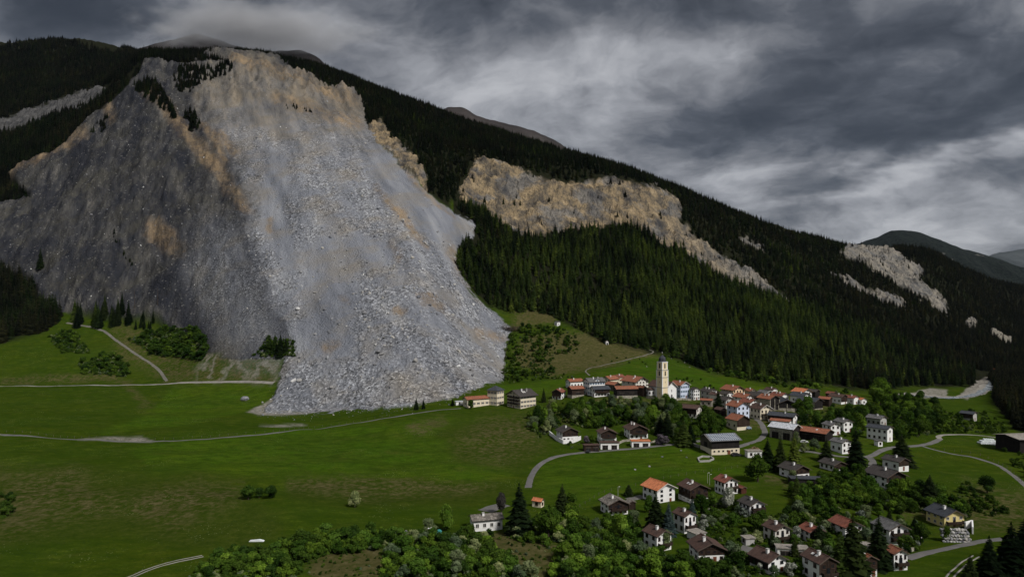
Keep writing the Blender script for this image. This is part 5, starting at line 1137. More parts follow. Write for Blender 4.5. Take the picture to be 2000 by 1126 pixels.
def scatter_stuff(name, label, protos, pts, scl, rot, which):
    """one object: protos set down on points by geometry nodes"""
    me = bpy.data.meshes.new(name); me.vertices.add(len(pts)); me.vertices.foreach_set('co', np.asarray(pts, np.float32).ravel())
    a = me.attributes.new('scl', 'FLOAT_VECTOR', 'POINT'); a.data.foreach_set('vector', np.asarray(scl, np.float32).ravel())
    a = me.attributes.new('rot', 'FLOAT_VECTOR', 'POINT'); a.data.foreach_set('vector', np.asarray(rot, np.float32).ravel())
    a = me.attributes.new('which', 'INT', 'POINT'); a.data.foreach_set('value', np.asarray(which, np.int32))
    o = bpy.data.objects.new(name, me); C.objects.link(o)
    ng = bpy.data.node_groups.new(name, 'GeometryNodeTree')
    ng.interface.new_socket('Geometry', in_out='INPUT', socket_type='NodeSocketGeometry'); ng.interface.new_socket('Geometry', in_out='OUTPUT', socket_type='NodeSocketGeometry')
    N = ng.nodes; Lk = ng.links; gi = N.new('NodeGroupInput'); go = N.new('NodeGroupOutput'); jn = N.new('GeometryNodeJoinGeometry')
    def na(nm, typ):
        x = N.new('GeometryNodeInputNamedAttribute'); x.data_type = typ; x.inputs['Name'].default_value = nm; return x.outputs['Attribute']
    s_, r_, w_ = na('scl', 'FLOAT_VECTOR'), na('rot', 'FLOAT_VECTOR'), na('which', 'INT')
    for i, pm_ in enumerate(protos):
        po = bpy.data.objects.new('proto_' + name, pm_)
        oi = N.new('GeometryNodeObjectInfo'); oi.inputs['Object'].default_value = po; oi.inputs['As Instance'].default_value = True
        cm = N.new('FunctionNodeCompare'); cm.data_type = 'INT'; cm.operation = 'EQUAL'; Lk.new(w_, cm.inputs[2]); cm.inputs[3].default_value = i
        ip = N.new('GeometryNodeInstanceOnPoints'); Lk.new(gi.outputs[0], ip.inputs['Points']); Lk.new(cm.outputs[0], ip.inputs['Selection']); Lk.new(oi.outputs['Geometry'], ip.inputs['Instance'])
        Lk.new(r_, ip.inputs['Rotation']); Lk.new(s_, ip.inputs['Scale']); Lk.new(ip.outputs[0], jn.inputs[0])
    Lk.new(jn.outputs[0], go.inputs[0])
    md = o.modifiers.new('scatter', 'NODES'); md.node_group = ng
    o['kind'] = 'stuff'; o['label'] = label
    return o

# ------------------------------------------------------------------ forest on the slopes
def jitter(x0, x1, y0, y1, sp, seed):
    rr = np.random.default_rng(seed)
    gx, gy = np.meshgrid(np.arange(x0, x1, sp), np.arange(y0, y1, sp))
    gx = gx.ravel() + rr.uniform(-.48, .48, gx.size) * sp; gy = gy.ravel() + rr.uniform(-.48, .48, gy.size) * sp
    k = np.abs(gx / gy) < 0.84
    return gx[k], gy[k], rr
growc = None
FOREST = []     # x, y, z, h, kind, var
def grow(polys, sp, y0, y1, hr, mixk, seed, keep=1.0, warp=10):
    x, y, rr = jitter(-1700, 1900, y0, y1, sp, seed)
    z = zat(x, y); px, py = scr(x, y, z)
    wq = warp * fbm(x / 40, y / 40, seed, 3)
    ok = np.zeros(len(x), bool)
    for p in polys: ok |= inside(p, px + wq, py + wq)
    rk = np.maximum(np.maximum(mat_('slide', x, y), mat_('scree', x, y)), mat_('cliff', x, y) if polys is not growc else 0 * x)
    dens = 0.5 + fbm(x / 70, y / 70, seed + 3, 3) * .9
    ok &= (rk < 0.25) & (rr.uniform(0, 1, len(x)) < keep * np.clip(dens + .50, .22, 1.0))
    x, y, z = x[ok], y[ok], z[ok]
    h = (hr[0] * .75 + (hr[1] * 1.08 - hr[0] * .75) * rr.beta(2.4, 2.0, len(x))) * (1 + .22 * fbm(x / 50, y / 50, seed + 9, 2))
    stand = fbm(x / 110, y / 110, seed + 21, 3) * .9 + rr.uniform(-.45, .45, len(x)) - .55 * sstep(1500, 1850, 1000 + F * x / y)  # fewer larches toward the right: edge darkening put in as darker tree kinds
    kd = np.where(stand > mixk[0], 1, np.where(stand < mixk[1], 2, 0))
    FOREST.append(np.c_[x, y, z, h, kd, rr.integers(0, 3, len(x))])
grow([WOOD_LOW], 6.0, 600, 1120, (12, 22), (-.22, -.70), 61)
grow([WOOD_UP], 7.2, 880, 1760, (10, 17), (.62, -.12), 62)
grow([[(1700,430),(2700,520),(2700,760),(2000,740),(1900,640),(1800,560)]], 8.5, 1700, 2450, (13, 19), (.8, 0), 70)
grow([WOOD_LEFT], 6.0, 800, 1800, (14, 22), (.9, .1), 63)
grow([WOOD_LEFT2], 5.2, 640, 1050, (17, 27), (.95, .2), 64)
grow([WOOD_FAR, [(205,170),(262,140),(286,95),(300,90),(285,85),(225,105),(190,150)]], 8.0, 1250, 2450, (15, 22), (.9, .1), 65)
grow([WOOD_RIGHT], 6.0, 380, 1400, (14, 22), (.7, .0), 66)
growc = [CLIFF1, CLIFF2, CLIFF3, CLIFF4]
grow(growc, 16, 900, 1900, (7, 13), (.9, .0), 67, .16)
grow([[(275,92),(300,84),(380,88),(450,98),(458,120),(400,134),(340,124),(280,124),(265,150)]], 6.5, 1250, 1700, (12, 19), (.9, .0), 74)
grow([[(700,190),(745,240),(790,290),(830,335),(835,375),(800,345),(745,290),(712,230)]], 8, 900, 1400, (9, 14), (.9, -.1), 68, .5)
grow([SCREE], 22, 700, 1500, (6, 14), (.9, .2), 69, .10)
FO = np.concatenate(FOREST)
# the rim crest trees and tree islands standing on the rock
def islands(lst, n_per, hr, seed):
    rr = np.random.default_rng(seed); out = []
    for poly in lst:
        xs = [p[0] for p in poly]; ys = [p[1] for p in poly]; c = 0
        for _ in range(4000):
            if c >= n_per: break
            a, b_ = rr.uniform(min(xs), max(xs)), rr.uniform(min(ys), max(ys))
            if inside(poly, np.array([a]), np.array([b_]))[0]:
                g_ = ground(a, b_); out.append((g_.x, g_.y, g_.z, rr.uniform(*hr), 2 if rr.uniform() < .4 else 0, rr.integers(0, 3))); c += 1
    return np.array(out)
isl = [islands([[(335,150),(365,125),(420,130),(455,118),(450,145),(400,160),(350,180)]], 130, (12, 19), 1), islands([[(262,165),(300,155),(330,200),(345,235),(300,200),(262,178)]], 110, (13, 20), 2),
       islands([[(345,215),(375,215),(395,240),(400,262),(375,262)]], 16, (12, 22), 3), islands([[(288,92),(340,98),(385,108),(440,118),(330,118)]], 190, (10, 16), 4),
       islands([[(335,165),(372,158),(380,180),(352,185)]], 14, (10, 15), 5), islands([[(545,200),(600,212),(622,222),(560,212)]], 14, (5, 9), 6),
       islands([[(885,505),(905,480),(930,470),(910,520)]], 12, (10, 18), 7), islands([[(215,435),(235,470),(245,500),(268,520),(255,520),(225,480)]], 14, (4, 8), 8), islands([[(170,250),(200,215),(215,240),(190,270)]], 10, (10, 15), 9)]
FO = np.concatenate([FO] + isl)
KIND = ('spruce', 'larch', 'pine')
# the 300 that show largest stand as trees of their own
CONIFER_SPOTS = [  # px, base py, height px, kind, label, width factor
 (1062,785,30,'spruce','slim spruce just right of the large hotel like house',1), (884,792,15,'spruce','small spruce left of the cream annex and white shed',1.2), (813,800,26,'spruce','larger spruce of two at the landslide toe',1.2), (827,798,20,'spruce','smaller spruce of two at the landslide toe',1.1),
 (1403,806,46,'spruce','dark spruce wedged between old village houses',1.2), (1014,1042,102,'spruce','big broad dark spruce right of the slab roofed white house',1.25), (1098,1014,72,'spruce','dark spruce with a leafy tree leaning on it in the lower meadow',1.15), (1281,1040,78,'spruce','dark brown green spruce in front of the bright orange roof',1.1),
 (1306,1044,66,'blue','grey blue spruce beside the brown roofed balcony house',1.1), (1352,1016,40,'blue','small blue green spruce behind the balcony house',1.2), (1499,918,64,'spruce','left spruce of the trio behind the round tree',1), (1524,920,72,'spruce','middle spruce of the trio behind the round tree',1), (1551,912,66,'larch','right lighter conifer of the trio near the metal roofed barn',1),
 (1614,900,46,'spruce','dark spruce left of the grey roofed bungalow',1.2), (1671,918,86,'spruce','tall broad spruce right of the grey roofed bungalow',1.15), (1761,908,62,'spruce','wide dark conifer standing by the lane fork',1.7), (1816,985,60,'spruce','dark spruce on the slope above the yellow house',1.3), (1556,972,48,'larch','slender conifer in front of the flat carport',1),
 (1642,1126,92,'larch','green conifer left of the tallest black spruce',1.1), (1666,1126,126,'spruce','tallest black spruce in the lower right quarter',1), (1716,1110,108,'spruce','black spruce between the two terracotta roofs',1.1), (1737,1040,46,'spruce','dark spruce behind the twin balcony house',1.3), (1786,1042,34,'spruce','small dark spruce between yellow and twin balcony houses',1.2),
 (1932,1135,92,'spruce','front black spruce in the bottom right corner',1.3), (1975,1126,110,'spruce','middle black spruce in the bottom right corner',1.3), (2005,1100,95,'spruce','rear black spruce in the bottom right corner',1.3), (1895,1140,60,'spruce','low black spruce left of the corner group',1.3),
 (1552,1085,40,'spruce','narrow dark conifer by the double garage',1), (1600,1062,44,'spruce','dark conifer before the red brown gable',1.2), (1508,1070,38,'spruce','dark conifer before the beige house',1.1), (1228,968,24,'spruce','dark round conifer behind the slab roofed chalet',1.9), (1335,870,52,'larch','soft green conifer on the bank left of the solar barn',1.3), (1348,868,46,'spruce','dark conifer on the bank beside the solar barn',1.2),
 (1303,852,52,'spruce','dark conifer in the wooded bank below the church tower',1.2), (1290,848,40,'spruce','lower dark conifer in the wooded bank below the church',1.2),
 (79,524,42,'spruce','lone spruce on the dark scree at the left',1.0), (108,628,55,'spruce','spruce at the corner of the left forest',1.0), (1250,1040,20,'spruce','small spruce in the lower garden',1.2),
 (537,690,42,'larch','tall conifer in the grove at the landslide foot',1.1), (548,695,46,'spruce','dark conifer in the grove at the landslide foot',1.0), (526,686,34,'larch','light conifer in the grove at the landslide foot',1.1), (558,690,34,'spruce','right conifer of the grove at the landslide foot',1.0),
 (1705,760,40,'spruce','dark spruce at the back of the village row',1.4), (1725,765,44,'spruce','broad spruce above the leafy trees at village end',1.4), (1420,792,24,'spruce','small dark spruce behind the grey gable',1.0)]
n_sp = 0
for px, py, hp, kd, lb, wd in CONIFER_SPOTS:
    g_ = ground(px, py); put_conifer(g_, hp * g_.y / F, kd, lb, None, n_sp % 3, True, wd * (1.25 if py < 830 else 1.55)); n_sp += 1
# group on the left meadow edge
rr_ = np.random.default_rng(5)
CLUMP = []
for q in range(34):
    a, b_ = rr_.uniform(146, 252), rr_.uniform(612, 640)
    if q > 22: a, b_ = rr_.uniform(255, 300), rr_.uniform(625, 645)
    g_ = ground(a, b_); o = put_conifer(g_, rr_.uniform(18, 30) if q <= 22 else rr_.uniform(9, 15), 'spruce' if rr_.uniform() < .75 else 'larch', '', 'spruces above the slanting track', None, True); CLUMP.append((q > 22, a, o)); n_sp += 1
NTH = 'first second third fourth fifth sixth seventh eighth ninth tenth eleventh twelfth thirteenth fourteenth fifteenth sixteenth seventeenth eighteenth nineteenth twentieth twenty-first twenty-second twenty-third twenty-fourth'.split()
for sm in (False, True):
    for i, (_a, _b, o) in enumerate(sorted([c_ for c_ in CLUMP if c_[0] == sm], key=lambda c_: c_[1])):
        o['label'] = f'{NTH[i]} spruce from the left in the {"low" if sm else "tall"} clump above the slanting track'
app = FO[:, 3] / FO[:, 1]
order = np.argsort(-app); sel = np.zeros(len(FO), bool); sel[order[:300 - n_sp]] = True
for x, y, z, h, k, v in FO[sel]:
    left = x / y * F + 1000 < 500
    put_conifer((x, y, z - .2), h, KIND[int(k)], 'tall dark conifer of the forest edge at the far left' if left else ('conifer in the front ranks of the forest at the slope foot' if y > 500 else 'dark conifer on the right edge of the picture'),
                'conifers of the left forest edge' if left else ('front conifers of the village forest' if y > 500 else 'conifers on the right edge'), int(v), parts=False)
R_F = FO[~sel]
protos = [CONI[k][v] for k in KIND for v in range(3)]
nF = len(R_F); rr_ = np.random.default_rng(8)
wq = rr_.uniform(.9, 1.5, nF)
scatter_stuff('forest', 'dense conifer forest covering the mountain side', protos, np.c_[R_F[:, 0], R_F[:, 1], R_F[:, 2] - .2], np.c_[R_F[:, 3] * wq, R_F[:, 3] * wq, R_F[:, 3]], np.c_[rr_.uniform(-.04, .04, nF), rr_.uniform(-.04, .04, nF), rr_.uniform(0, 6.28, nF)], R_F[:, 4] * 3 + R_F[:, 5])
print('forest', nF)

# ------------------------------------------------------------------ leafy trees and shrubs
TREE_SPOTS = [ # px, py base, h px, kind, label, width, shrub?
 (1480,940,56,'mid','big round green tree on the meadow edge',1.05,0), (873,1034,52,'bright','single bright green tree on the lower meadow',.8,0), (979,1003,44,'bare','bare purple brown tree beside the big spruce',.8,0), (1424,992,42,'bloom','white flowering tree between the meadow houses',.9,0), (1376,1034,22,'bloom','small white flowering tree right of the balcony house',1.1,0),
 (1149,1106,46,'pale','pale silvery green tree in the bottom thicket',1.0,0), (1119,960,1,'mid','',1,0), (1164,1052,42,'pale','grey green tree above the bottom thicket',.9,0), (1212,1050,50,'bright','bright green tree below the slab roofed chalet',.9,0), (1237,1030,36,'pale','pale tree right of the bright green one',.9,0), (1268,1000,34,'bright','yellow green tree left of the dark brown spruce',.9,0),
 (1071,1050,64,'mid','broad green tree in front of the big dark spruce',.95,0), (1113,1012,52,'mid','green tree leaning on the lower meadow spruce',.85,0), (693,990,32,'pale','lone bush in the lower left meadow',1.1,0), (485,975,30,'mid','left bush of the pair in the lower left meadow',1.2,0), (530,972,26,'dark','right bush of the pair in the lower left meadow',1.3,0), (506,972,22,'dark','low middle bush of the pair in the lower left meadow',1.3,0),
 (1393,990,32,'bright','yellow green tree below the red brown roof',.9,0), (1371,1000,36,'mid','green tree beside the dark timber chalet',.9,0), (1570,884,22,'pale','grey green fruit tree before the open barn',1.1,0), (1590,880,26,'pale','olive fruit tree on the lawn before the open barn',1.1,0), (1548,940,24,'pale','silvery shrub under the flat carport',1.1,0), (1555,870,28,'pale','pale green tree by the metal roofed barn',.8,0),
 (1720,790,56,'bright','bright green tree at the right end of the village',.9,0), (1735,812,40,'mid','round green tree beside the bright one at village end',1.0,0), (1578,815,42,'bright','bright leafy tree right of the stone pillar barns',1.0,0), (1560,810,34,'mid','green tree under the stone pillar barn',1.0,0), (1390,850,44,'mid','leafy tree between church bank and terracotta barn',1.0,0), (1372,842,40,'dark','dark leafy tree behind the solar barn',1.0,0), (1404,846,40,'mid','leafy tree left of the terracotta barn',.9,0),
 (1042,835,24,'pale','grey green bush at the left end of the bank',1.2,0), (1145,866,16,'lilac','lilac bush left of the middle chalet',1.3,0), (1156,866,18,'mid','round green tree left of the middle chalet',1.0,0), (1290,868,22,'lilac','grey purple bush right of the right chalet',1.3,0), (1300,866,16,'lilac','second grey purple bush by the garden wall',1.4,0), (919,798,18,'dark','clipped round tree in front of the cream annex',1.0,0), (838,1040,30,'pale','pale bush by the white parasol',1.1,0), (1850,1056,30,'mid','green bush right of the yellow house wall',1.0,0),
 (1705,1075,32,'pale','pale shrub left of the twin balcony house',1.0,0), (1690,1010,26,'pale','pale green tree behind the twin balcony house',1.2,0), (1717,1006,24,'bright','bright bush behind the twin balcony house',1.1,0), (1798,1062,42,'dark','dark tree with white blossom right of the twin balconies',1.0,0), (1675,985,42,'mid','rounded olive tree in the shrub slope',1.0,0), (1605,1045,20,'bloom','white flowering bush beside the red brown gable',1.3,0), (1556,1052,26,'bloom','white flowering bush left of the red brown gable',1.1,0),
 (1530,1080,14,'bloom','low white flowering bush before the beige house',1.4,0), (1440,1100,40,'pale','pale green tree right of the broad chalet',.8,0), (1300,1072,40,'pale','pale bush right of the thicket house',1.0,0), (1560,1120,26,'bright','bright green bush in the bottom row garden',1.0,0), (1760,1003,24,'dark','dark round tree above the twin balconies',1.2,0), (1928,962,34,'dark','dark round bush on the right meadow',1.3,0), (1790,1030,16,'pale','pale bush on the slope by the yellow house',1.0,0)]
n_tree = 0; n_shrub = 0
LV = []
for px, py, hp, kd, lb, wd, _ in TREE_SPOTS:
    if hp < 5: continue
    g_ = ground(px, py); h = hp * g_.y / F
    if h < 4.4: put_shrub(g_, h, kd, lb, None, wd); n_shrub += 1
    else: put_tree(g_, h, kd, lb, None, n_tree % 3, wd); n_tree += 1
    LV.append((g_.x, g_.y, h * .35))
ZONES = [ # polygon, spacing m, height range m, kinds, label, group, n
 ([(1030,812),(1062,800),(1100,788),(1200,784),(1262,788),(1300,796),(1345,800),(1335,862),(1310,860),(1285,846),(1262,838),(1230,826),(1205,832),(1165,838),(1140,836),(1100,826),(1085,838),(1052,856),(1030,838)], 4.6, (5.5, 10.5), ('mid','mid','dark','bright','pale'), 'leafy tree of the wooded bank below the church and upper village', 'trees on the bank below the church', 110),
 ([(1312,806),(1410,806),(1412,850),(1312,864)], 5, (5, 9), ('dark','mid','mid'), 'leafy tree of the thicket between church bank and terracotta barn', 'trees above the solar barn', 26),
 ([(1556,804),(1612,804),(1700,798),(1745,800),(1830,806),(1838,845),(1752,862),(1746,830),(1690,828),(1684,852),(1640,852),(1600,834),(1560,832)], 5.2, (6, 11), ('mid','dark','dark','bright'), 'leafy tree among the houses right of the old village', 'trees right of the old village', 75),
 ([(1690,776),(1760,778),(1830,785),(1850,800),(1740,806),(1690,798)], 6, (7, 11), ('mid','bright','dark'), 'leafy tree by the river end of the village', 'trees by the river end', 22),
 ([(1780,808),(1900,800),(1965,828),(1960,846),(1842,846),(1800,846)], 5, (2.2, 4.5), ('dark','mid','mid'), 'low bush on the slope around the lone dark roofed house', 'bushes round the lone house', 45),
 ([(1545,955),(1612,928),(1690,926),(1692,960),(1780,962),(1822,962),(1902,1004),(1880,1022),(1800,1004),(1710,1000),(1650,992),(1560,1002)], 4.2, (4.2, 8.0), ('mid','dark','mid','bright','bright'), 'leafy tree of the shrub slope under the big dark roofed chalet', 'trees of the shrub slope', 85),
 ([(1370,968),(1440,985),(1500,1004),(1560,1000),(1700,1015),(1805,1020),(1800,1062),(1700,1126),(1420,1126),(1380,1060),(1340,1010)], 4.4, (3.0, 7.2), ('mid','dark','bright','pale','bloom'), 'garden tree or bush among the houses of the lower quarter', 'garden trees of the lower quarter', 95),
 ([(360,1132),(440,1086),(520,1072),(600,1054),(700,1044),(748,1038),(785,1052),(772,1066),(690,1080),(640,1082),(590,1100),(575,1132)], 2.9, (3.4, 6.4), ('dark','mid','mid','bright'), 'leafy tree of the long dark hedge at the bottom left', 'trees of the bottom left hedge', 85),
 ([(735,1132),(762,1086),(800,1056),(870,1048),(918,1046),(958,1044),(950,1074),(1040,1132)], 3.0, (3.4, 6.8), ('mid','dark','bright','bright','pale'), 'leafy tree of the thicket under the slab roofed house', 'trees of the bottom middle thicket', 75),
 ([(990,1030),(1060,1000),(1140,1010),(1170,1018),(1245,1014),(1250,1070),(1330,1098),(1450,1116),(1450,1132),(1075,1132),(1105,1070),(1000,1056)], 3.2, (3.4, 7.4), ('mid','dark','mid','bright','bright','pale'), 'leafy tree of the thicket below the slab roofed chalet', 'trees of the bottom centre thicket', 95),
 ([(984,744),(986,672),(1012,640),(1062,632),(1130,650),(1126,676),(1140,690),(1085,692),(1072,720),(1118,738),(1000,748)], 4.6, (4.5, 8.5), ('mid','dark','mid'), 'bush of the scrub right of the landslide front', 'bushes right of the landslide', 66),
 ([(250,664),(300,648),(380,640),(408,680),(392,704),(300,694)], 5.6, (6, 10), ('dark','mid','dark'), 'bush of the dense scrub below the dark scree', 'bushes below the dark scree', 48),
 ([(154,712),(200,694),(252,714),(246,736),(166,730)], 5.0, (6, 10.5), ('dark','mid'), 'bush of the clump in the left pasture', 'bushes of the left pasture clump', 18),
 ([(92,655),(150,648),(178,690),(120,690)], 5.5, (5, 9), ('dark','mid'), 'bush along the foot of the left forest', 'bushes at the left forest foot', 14),
 ([(490,698),(576,696),(572,665),(525,662)], 4.5, (3.5, 6), ('dark','mid'), 'bush of the grove at the landslide foot', 'bushes of the landslide foot grove', 20),
 ([(0,968),(28,962),(30,1010),(0,1018)], 3, (3, 5), ('dark',), 'dark bush at the left picture edge', 'dark bushes at the left edge', 7),
 ([(1100,640),(1200,664),(1300,700),(1420,738),(1560,765),(1690,770),(1560,752),(1420,722),(1300,686),(1200,652)], 7, (5, 9), ('mid','bright','dark'), 'leafy tree along the lower edge of the village forest', 'leafy trees at the forest edge', 45),
 ([(1320,740),(1350,738),(1375,742),(1345,748)], 4, (2, 3), ('dark','mid'), 'dark bush on the meadow behind the church', 'bushes behind the church', 8),
 ([(1375,757),(1395,752),(1394,762),(1376,764)], 3, (2.5, 3.5), ('dark',), 'bush behind the mottled grey roof', 'bushes behind the mottled roof', 4),
 ([(1130,694),(1290,700),(1270,712),(1180,716)], 9, (1.6, 3), ('dark','mid'), 'small bush dotted on the dry meadow', 'small bushes on the dry meadow', 9),
 ([(1880,940),(1935,970),(1960,1000),(1930,1010),(1860,985)], 4.5, (2.5, 4.5), ('dark','dark','mid'), 'bush on the stony slope at the right', 'bushes on the right stony slope', 16),
 ([(1960,880),(2010,890),(2010,960),(1985,925)], 4, (3, 5), ('dark',), 'dark bush beside the winding lane at right', 'bushes beside the winding lane', 10),
 ([(1100,868),(1135,858),(1140,868),(1112,880)], 4, (1.2, 2.2), ('mid','dark','lilac'), 'garden bush beside the left chalet', 'bushes beside the left chalet', 6),
 ([(1205,838),(1215,836),(1216,860),(1208,862)], 3, (1.5, 2.5), ('mid','dark'), 'garden bush between middle and right chalet', 'bushes between the chalets', 4),
]
rr_ = np.random.default_rng(31)
OVER = []
SRT = sorted(HOUSES, key=lambda q: q[4])
def blocked(px, py, p, h, wpx):
    for x0, x1, yt, yb, Y, c, rad in SRT:
        if (p.x - c.x) ** 2 + (p.y - c.y) ** 2 < (rad * .95 + .25 * h) ** 2: return True
        if Y + 2 < p.y: continue
        hp = h * F / p.y
        ox = min(px + wpx, x1) - max(px - wpx, x0); oy = min(py, yb) - max(py - hp, yt)
        if ox > 0 and oy > 0 and ox * oy > 0.17 * (x1 - x0) * (yb - yt): return True
    for q, wd in ROADS:
        if np.min((q[:, 0] - p.x) ** 2 + (q[:, 1] - p.y) ** 2) < (wd / 2 + 1.3) ** 2: return True
    return False
LAND = [('church tower',1294,740),('solar roofed barn',1405,868),('bright orange roofed house',1285,958),('slab roofed white house',950,1018),('slab roofed chalet',1200,986),('yellow house',1845,1008),('big round meadow tree',1480,915),('tallest black spruce',1666,1070),('flat carport',1575,937),
        ('middle chalet',1185,852),('left chalet',1105,848),('right chalet',1242,842),('twin balcony house',1740,1037),('black gabled terracotta barn',1440,824),('metal roofed barn',1532,842),('big dark roofed chalet',1730,932),('lone dark roofed house',1891,811),('white manor',1160,755),('large hotel like house',1018,778),('cream annex',930,785),
        ('boulder wall',1868,1045),('broad timber gabled chalet',1380,1072),('beige house',1516,1038),('white parasol',838,1030),('dark farm shed',1985,862),('white forest hut',1089,632),('wayside chapel',1185,668),('long white house',1718,845),('low terracotta barn',1593,848),('grey roofed pair',1635,832),('stone pillar barn',1532,788),('thicket house',1284,1050),
        ('brown balcony house',1337,1016),('dark timber chalet',1354,958),('two spruces at the toe',820,790),('rutted track',330,1100),('lone meadow boulder',478,778),('slanting track',225,665),('left forest',60,600),('dead tree trunks',285,590),('landslide foot grove',540,680),('tiny orange roofed cottage',1683,783),('river bend',1900,765),('lane fork',1836,855),('double garage',1546,1078),('lower left bush pair',508,965)]
ORD = ['nearest','second','third','fourth','fifth','sixth','seventh','eighth','ninth','tenth','eleventh','twelfth','thirteenth','fourteenth','fifteenth','sixteenth','seventeenth','eighteenth','nineteenth','twentieth']
TONE = dict(dark='dark green', mid='mid green', bright='bright green', pale='pale grey green', lilac='lilac tinged', bloom='white flowering', bare='bare')
RELAB = {}
def relabel(o, px, py, kd, noun):
    nm, lx, ly = min(LAND, key=lambda q: math.hypot(q[1] - px, (q[2] - py) * 1.6))
    dx, dy = px - lx, (py - ly) * 1.6
    rel = ('right of' if dx > 0 else 'left of') if abs(dx) > abs(dy) else ('below' if dy > 0 else 'above')
    RELAB.setdefault((TONE[kd], noun, rel, nm), []).append((math.hypot(dx, dy), o))
def relabel_all():
    for (tone, noun, rel, nm), lst in RELAB.items():
        lst.sort(key=lambda q: q[0])
        for i, (d, o) in enumerate(lst):
            o['label'] = f'{tone} {noun} {rel} the {nm}' if len(lst) == 1 else f'{ORD[min(i, 19)]} {tone} {noun} {rel} the {nm}, counting outward'
for poly, sp, hr, kinds, lb, grp, n in ZONES:
    xs = [p[0] for p in poly]; ys = [p[1] for p in poly]; c = 0
    for _ in range(n * 14):
        if c >= n: break
        a, b_ = rr_.uniform(min(xs), max(xs)), rr_.uniform(min(ys), max(ys))
        if not inside(poly, np.array([a]), np.array([b_]))[0]: continue
        g_ = ground(a, b_); h = rr_.uniform(*hr) * rr_.uniform(.85, 1.1)
        if any((g_.x - x) ** 2 + (g_.y - y) ** 2 < (sp * .72) ** 2 for x, y, _r in LV) or blocked(a, b_, g_, h, h * .4 * F / g_.y): continue
        LV.append((g_.x, g_.y, h * .35)); c += 1
        kd = kinds[rr_.integers(len(kinds))]
        bush = h < 4.4 or 'bush' in lb.split()[:2]
        if bush and n_shrub < 298:
            relabel(put_shrub(g_, h, kd, lb, grp, rr_.uniform(.85, 1.15)), a, b_, kd, 'bush'); n_shrub += 1
        elif not bush and n_tree < 298:
            relabel(put_tree(g_, h, kd, lb, grp, None, rr_.uniform(.85, 1.15)), a, b_, kd, 'leafy tree'); n_tree += 1
        else:
            OVER.append((g_.x, g_.y, g_.z, h, list(LEAF).index(kd)))
relabel_all()
print('trees', n_tree, 'shrubs', n_shrub, 'over', len(OVER))
# undergrowth: low scrub filling the thickets between the trees
UG = []
for poly, dens, hr in [(ZONES[i][0], d, h) for i, d, h in ((0, 900, (1.2, 2.6)), (1, 250, (1.2, 2.4)), (2, 500, (1.2, 2.6)), (4, 350, (.8, 2.0)), (5, 700, (.9, 2.2)), (6, 800, (.7, 2.0)), (7, 900, (.9, 2.2)), (8, 700, (.9, 2.2)), (9, 900, (.9, 2.2)), (10, 330, (1.4, 3.0)), (11, 600, (2, 4.2)), (12, 240, (2, 4.2)), (13, 200, (1.6, 3.6)), (14, 200, (1.6, 3.6)), (16, 260, (1.5, 3)), (20, 90, (.6, 1.4)))] + [([(950,1045),(1120,1060),(1125,1126),(970,1126)], 90, (.5, 1.5)), ([(590,1095),(740,1070),(755,1126),(600,1126)], 60, (.5, 1.3))]:
    xs = [p[0] for p in poly]; ys = [p[1] for p in poly]
    a = rr_.uniform(min(xs), max(xs), dens * 2); b_ = rr_.uniform(min(ys), max(ys), dens * 2); k = inside(poly, a, b_)
    for x, y in list(zip(a[k], b_[k]))[:dens]:
        g_ = ground(x, y); h = rr_.uniform(*hr)
        if blocked(x, y, g_, h, h * .5 * F / g_.y): continue
        UG.append((g_.x, g_.y, g_.z, h, rr_.choice([0, 0, 1, 1, 3])))
kl = list(LEAF)
pts = np.array(UG + OVER)
scatter_stuff('undergrowth', 'low green scrub filling the thickets between the trees', [BUSH[k][v] for k in kl[:4] for v in range(2)], pts[:, :3] - np.array([0, 0, .2]), np.c_[pts[:, 3], pts[:, 3], pts[:, 3] * .9], np.c_[0 * pts[:, 0], 0 * pts[:, 0], rr_.uniform(0, 6.28, len(pts))], np.minimum(pts[:, 4], 3) * 2 + rr_.integers(0, 2, len(pts)))

# ------------------------------------------------------------------ rubble and boulders
m_rub, t = new_mat('rubble_rock')
ri = t.add('ShaderNodeObjectInfo').outputs['Random']; P = t.add('ShaderNodeTexCoord').outputs['Object']
c = t.ramp(ri, (0.0, (0.11, 0.115, 0.13)), (0.3, (0.20, 0.207, 0.225)), (0.6, (0.29, 0.293, 0.30)), (0.82, (0.36, 0.34, 0.305)), (0.92, (0.54, 0.535, 0.52)), (1.0, (0.68, 0.675, 0.66)))
c = t.mix(1.0, c, t.ramp(t.noise(P, 1.5, 5, 0.7), (0.3, 0.65), (0.7, 1.25)), 'MULTIPLY')
finish(t, c, 0.95, None, spec=0.1)
RUB = [rock_mesh('rubble', 300 + i, 1, q, m_rub) for i, q in enumerate(((1, .8, .7), (1.2, .7, .5), (.9, .9, .8), (1.3, .6, .45)))]
x, y, rr = jitter(-760, 80, 520, 1540, 2.9, 91)
ms = mat_('slide', x, y); fn = mat_('fine', x, y); z = zat(x, y); px, py = scr(x, y, z)
blocky = np.exp(-((px - 740) / 190) ** 2 - ((py - 530) / 120) ** 2) * .7 + np.exp(-((py - 730) / 60) ** 2) * .35 + np.exp(-((px - 620) / 90) ** 2 - ((py - 330) / 70) ** 2) * .28 + .07
pr = (ms > .4) * np.clip(blocky * (.25 + 2.0 * np.clip(fbm(x / 32, y / 32, 92, 4, .6) + .12, 0, 1)) * (1 - .78 * fn) * np.where(y > 1150, .35, 1), 0, 1)
k = rr.uniform(0, 1, len(x)) < pr
x, y, z, bl = x[k], y[k], z[k], blocky[k]
s = .30 + .34 * rr.pareto(2.0, len(x)); s = np.minimum(s, 2.8) * (0.75 + .75 * bl)
sc2 = rr.uniform(.8, 1.2, (len(x), 3)) * s[:, None]
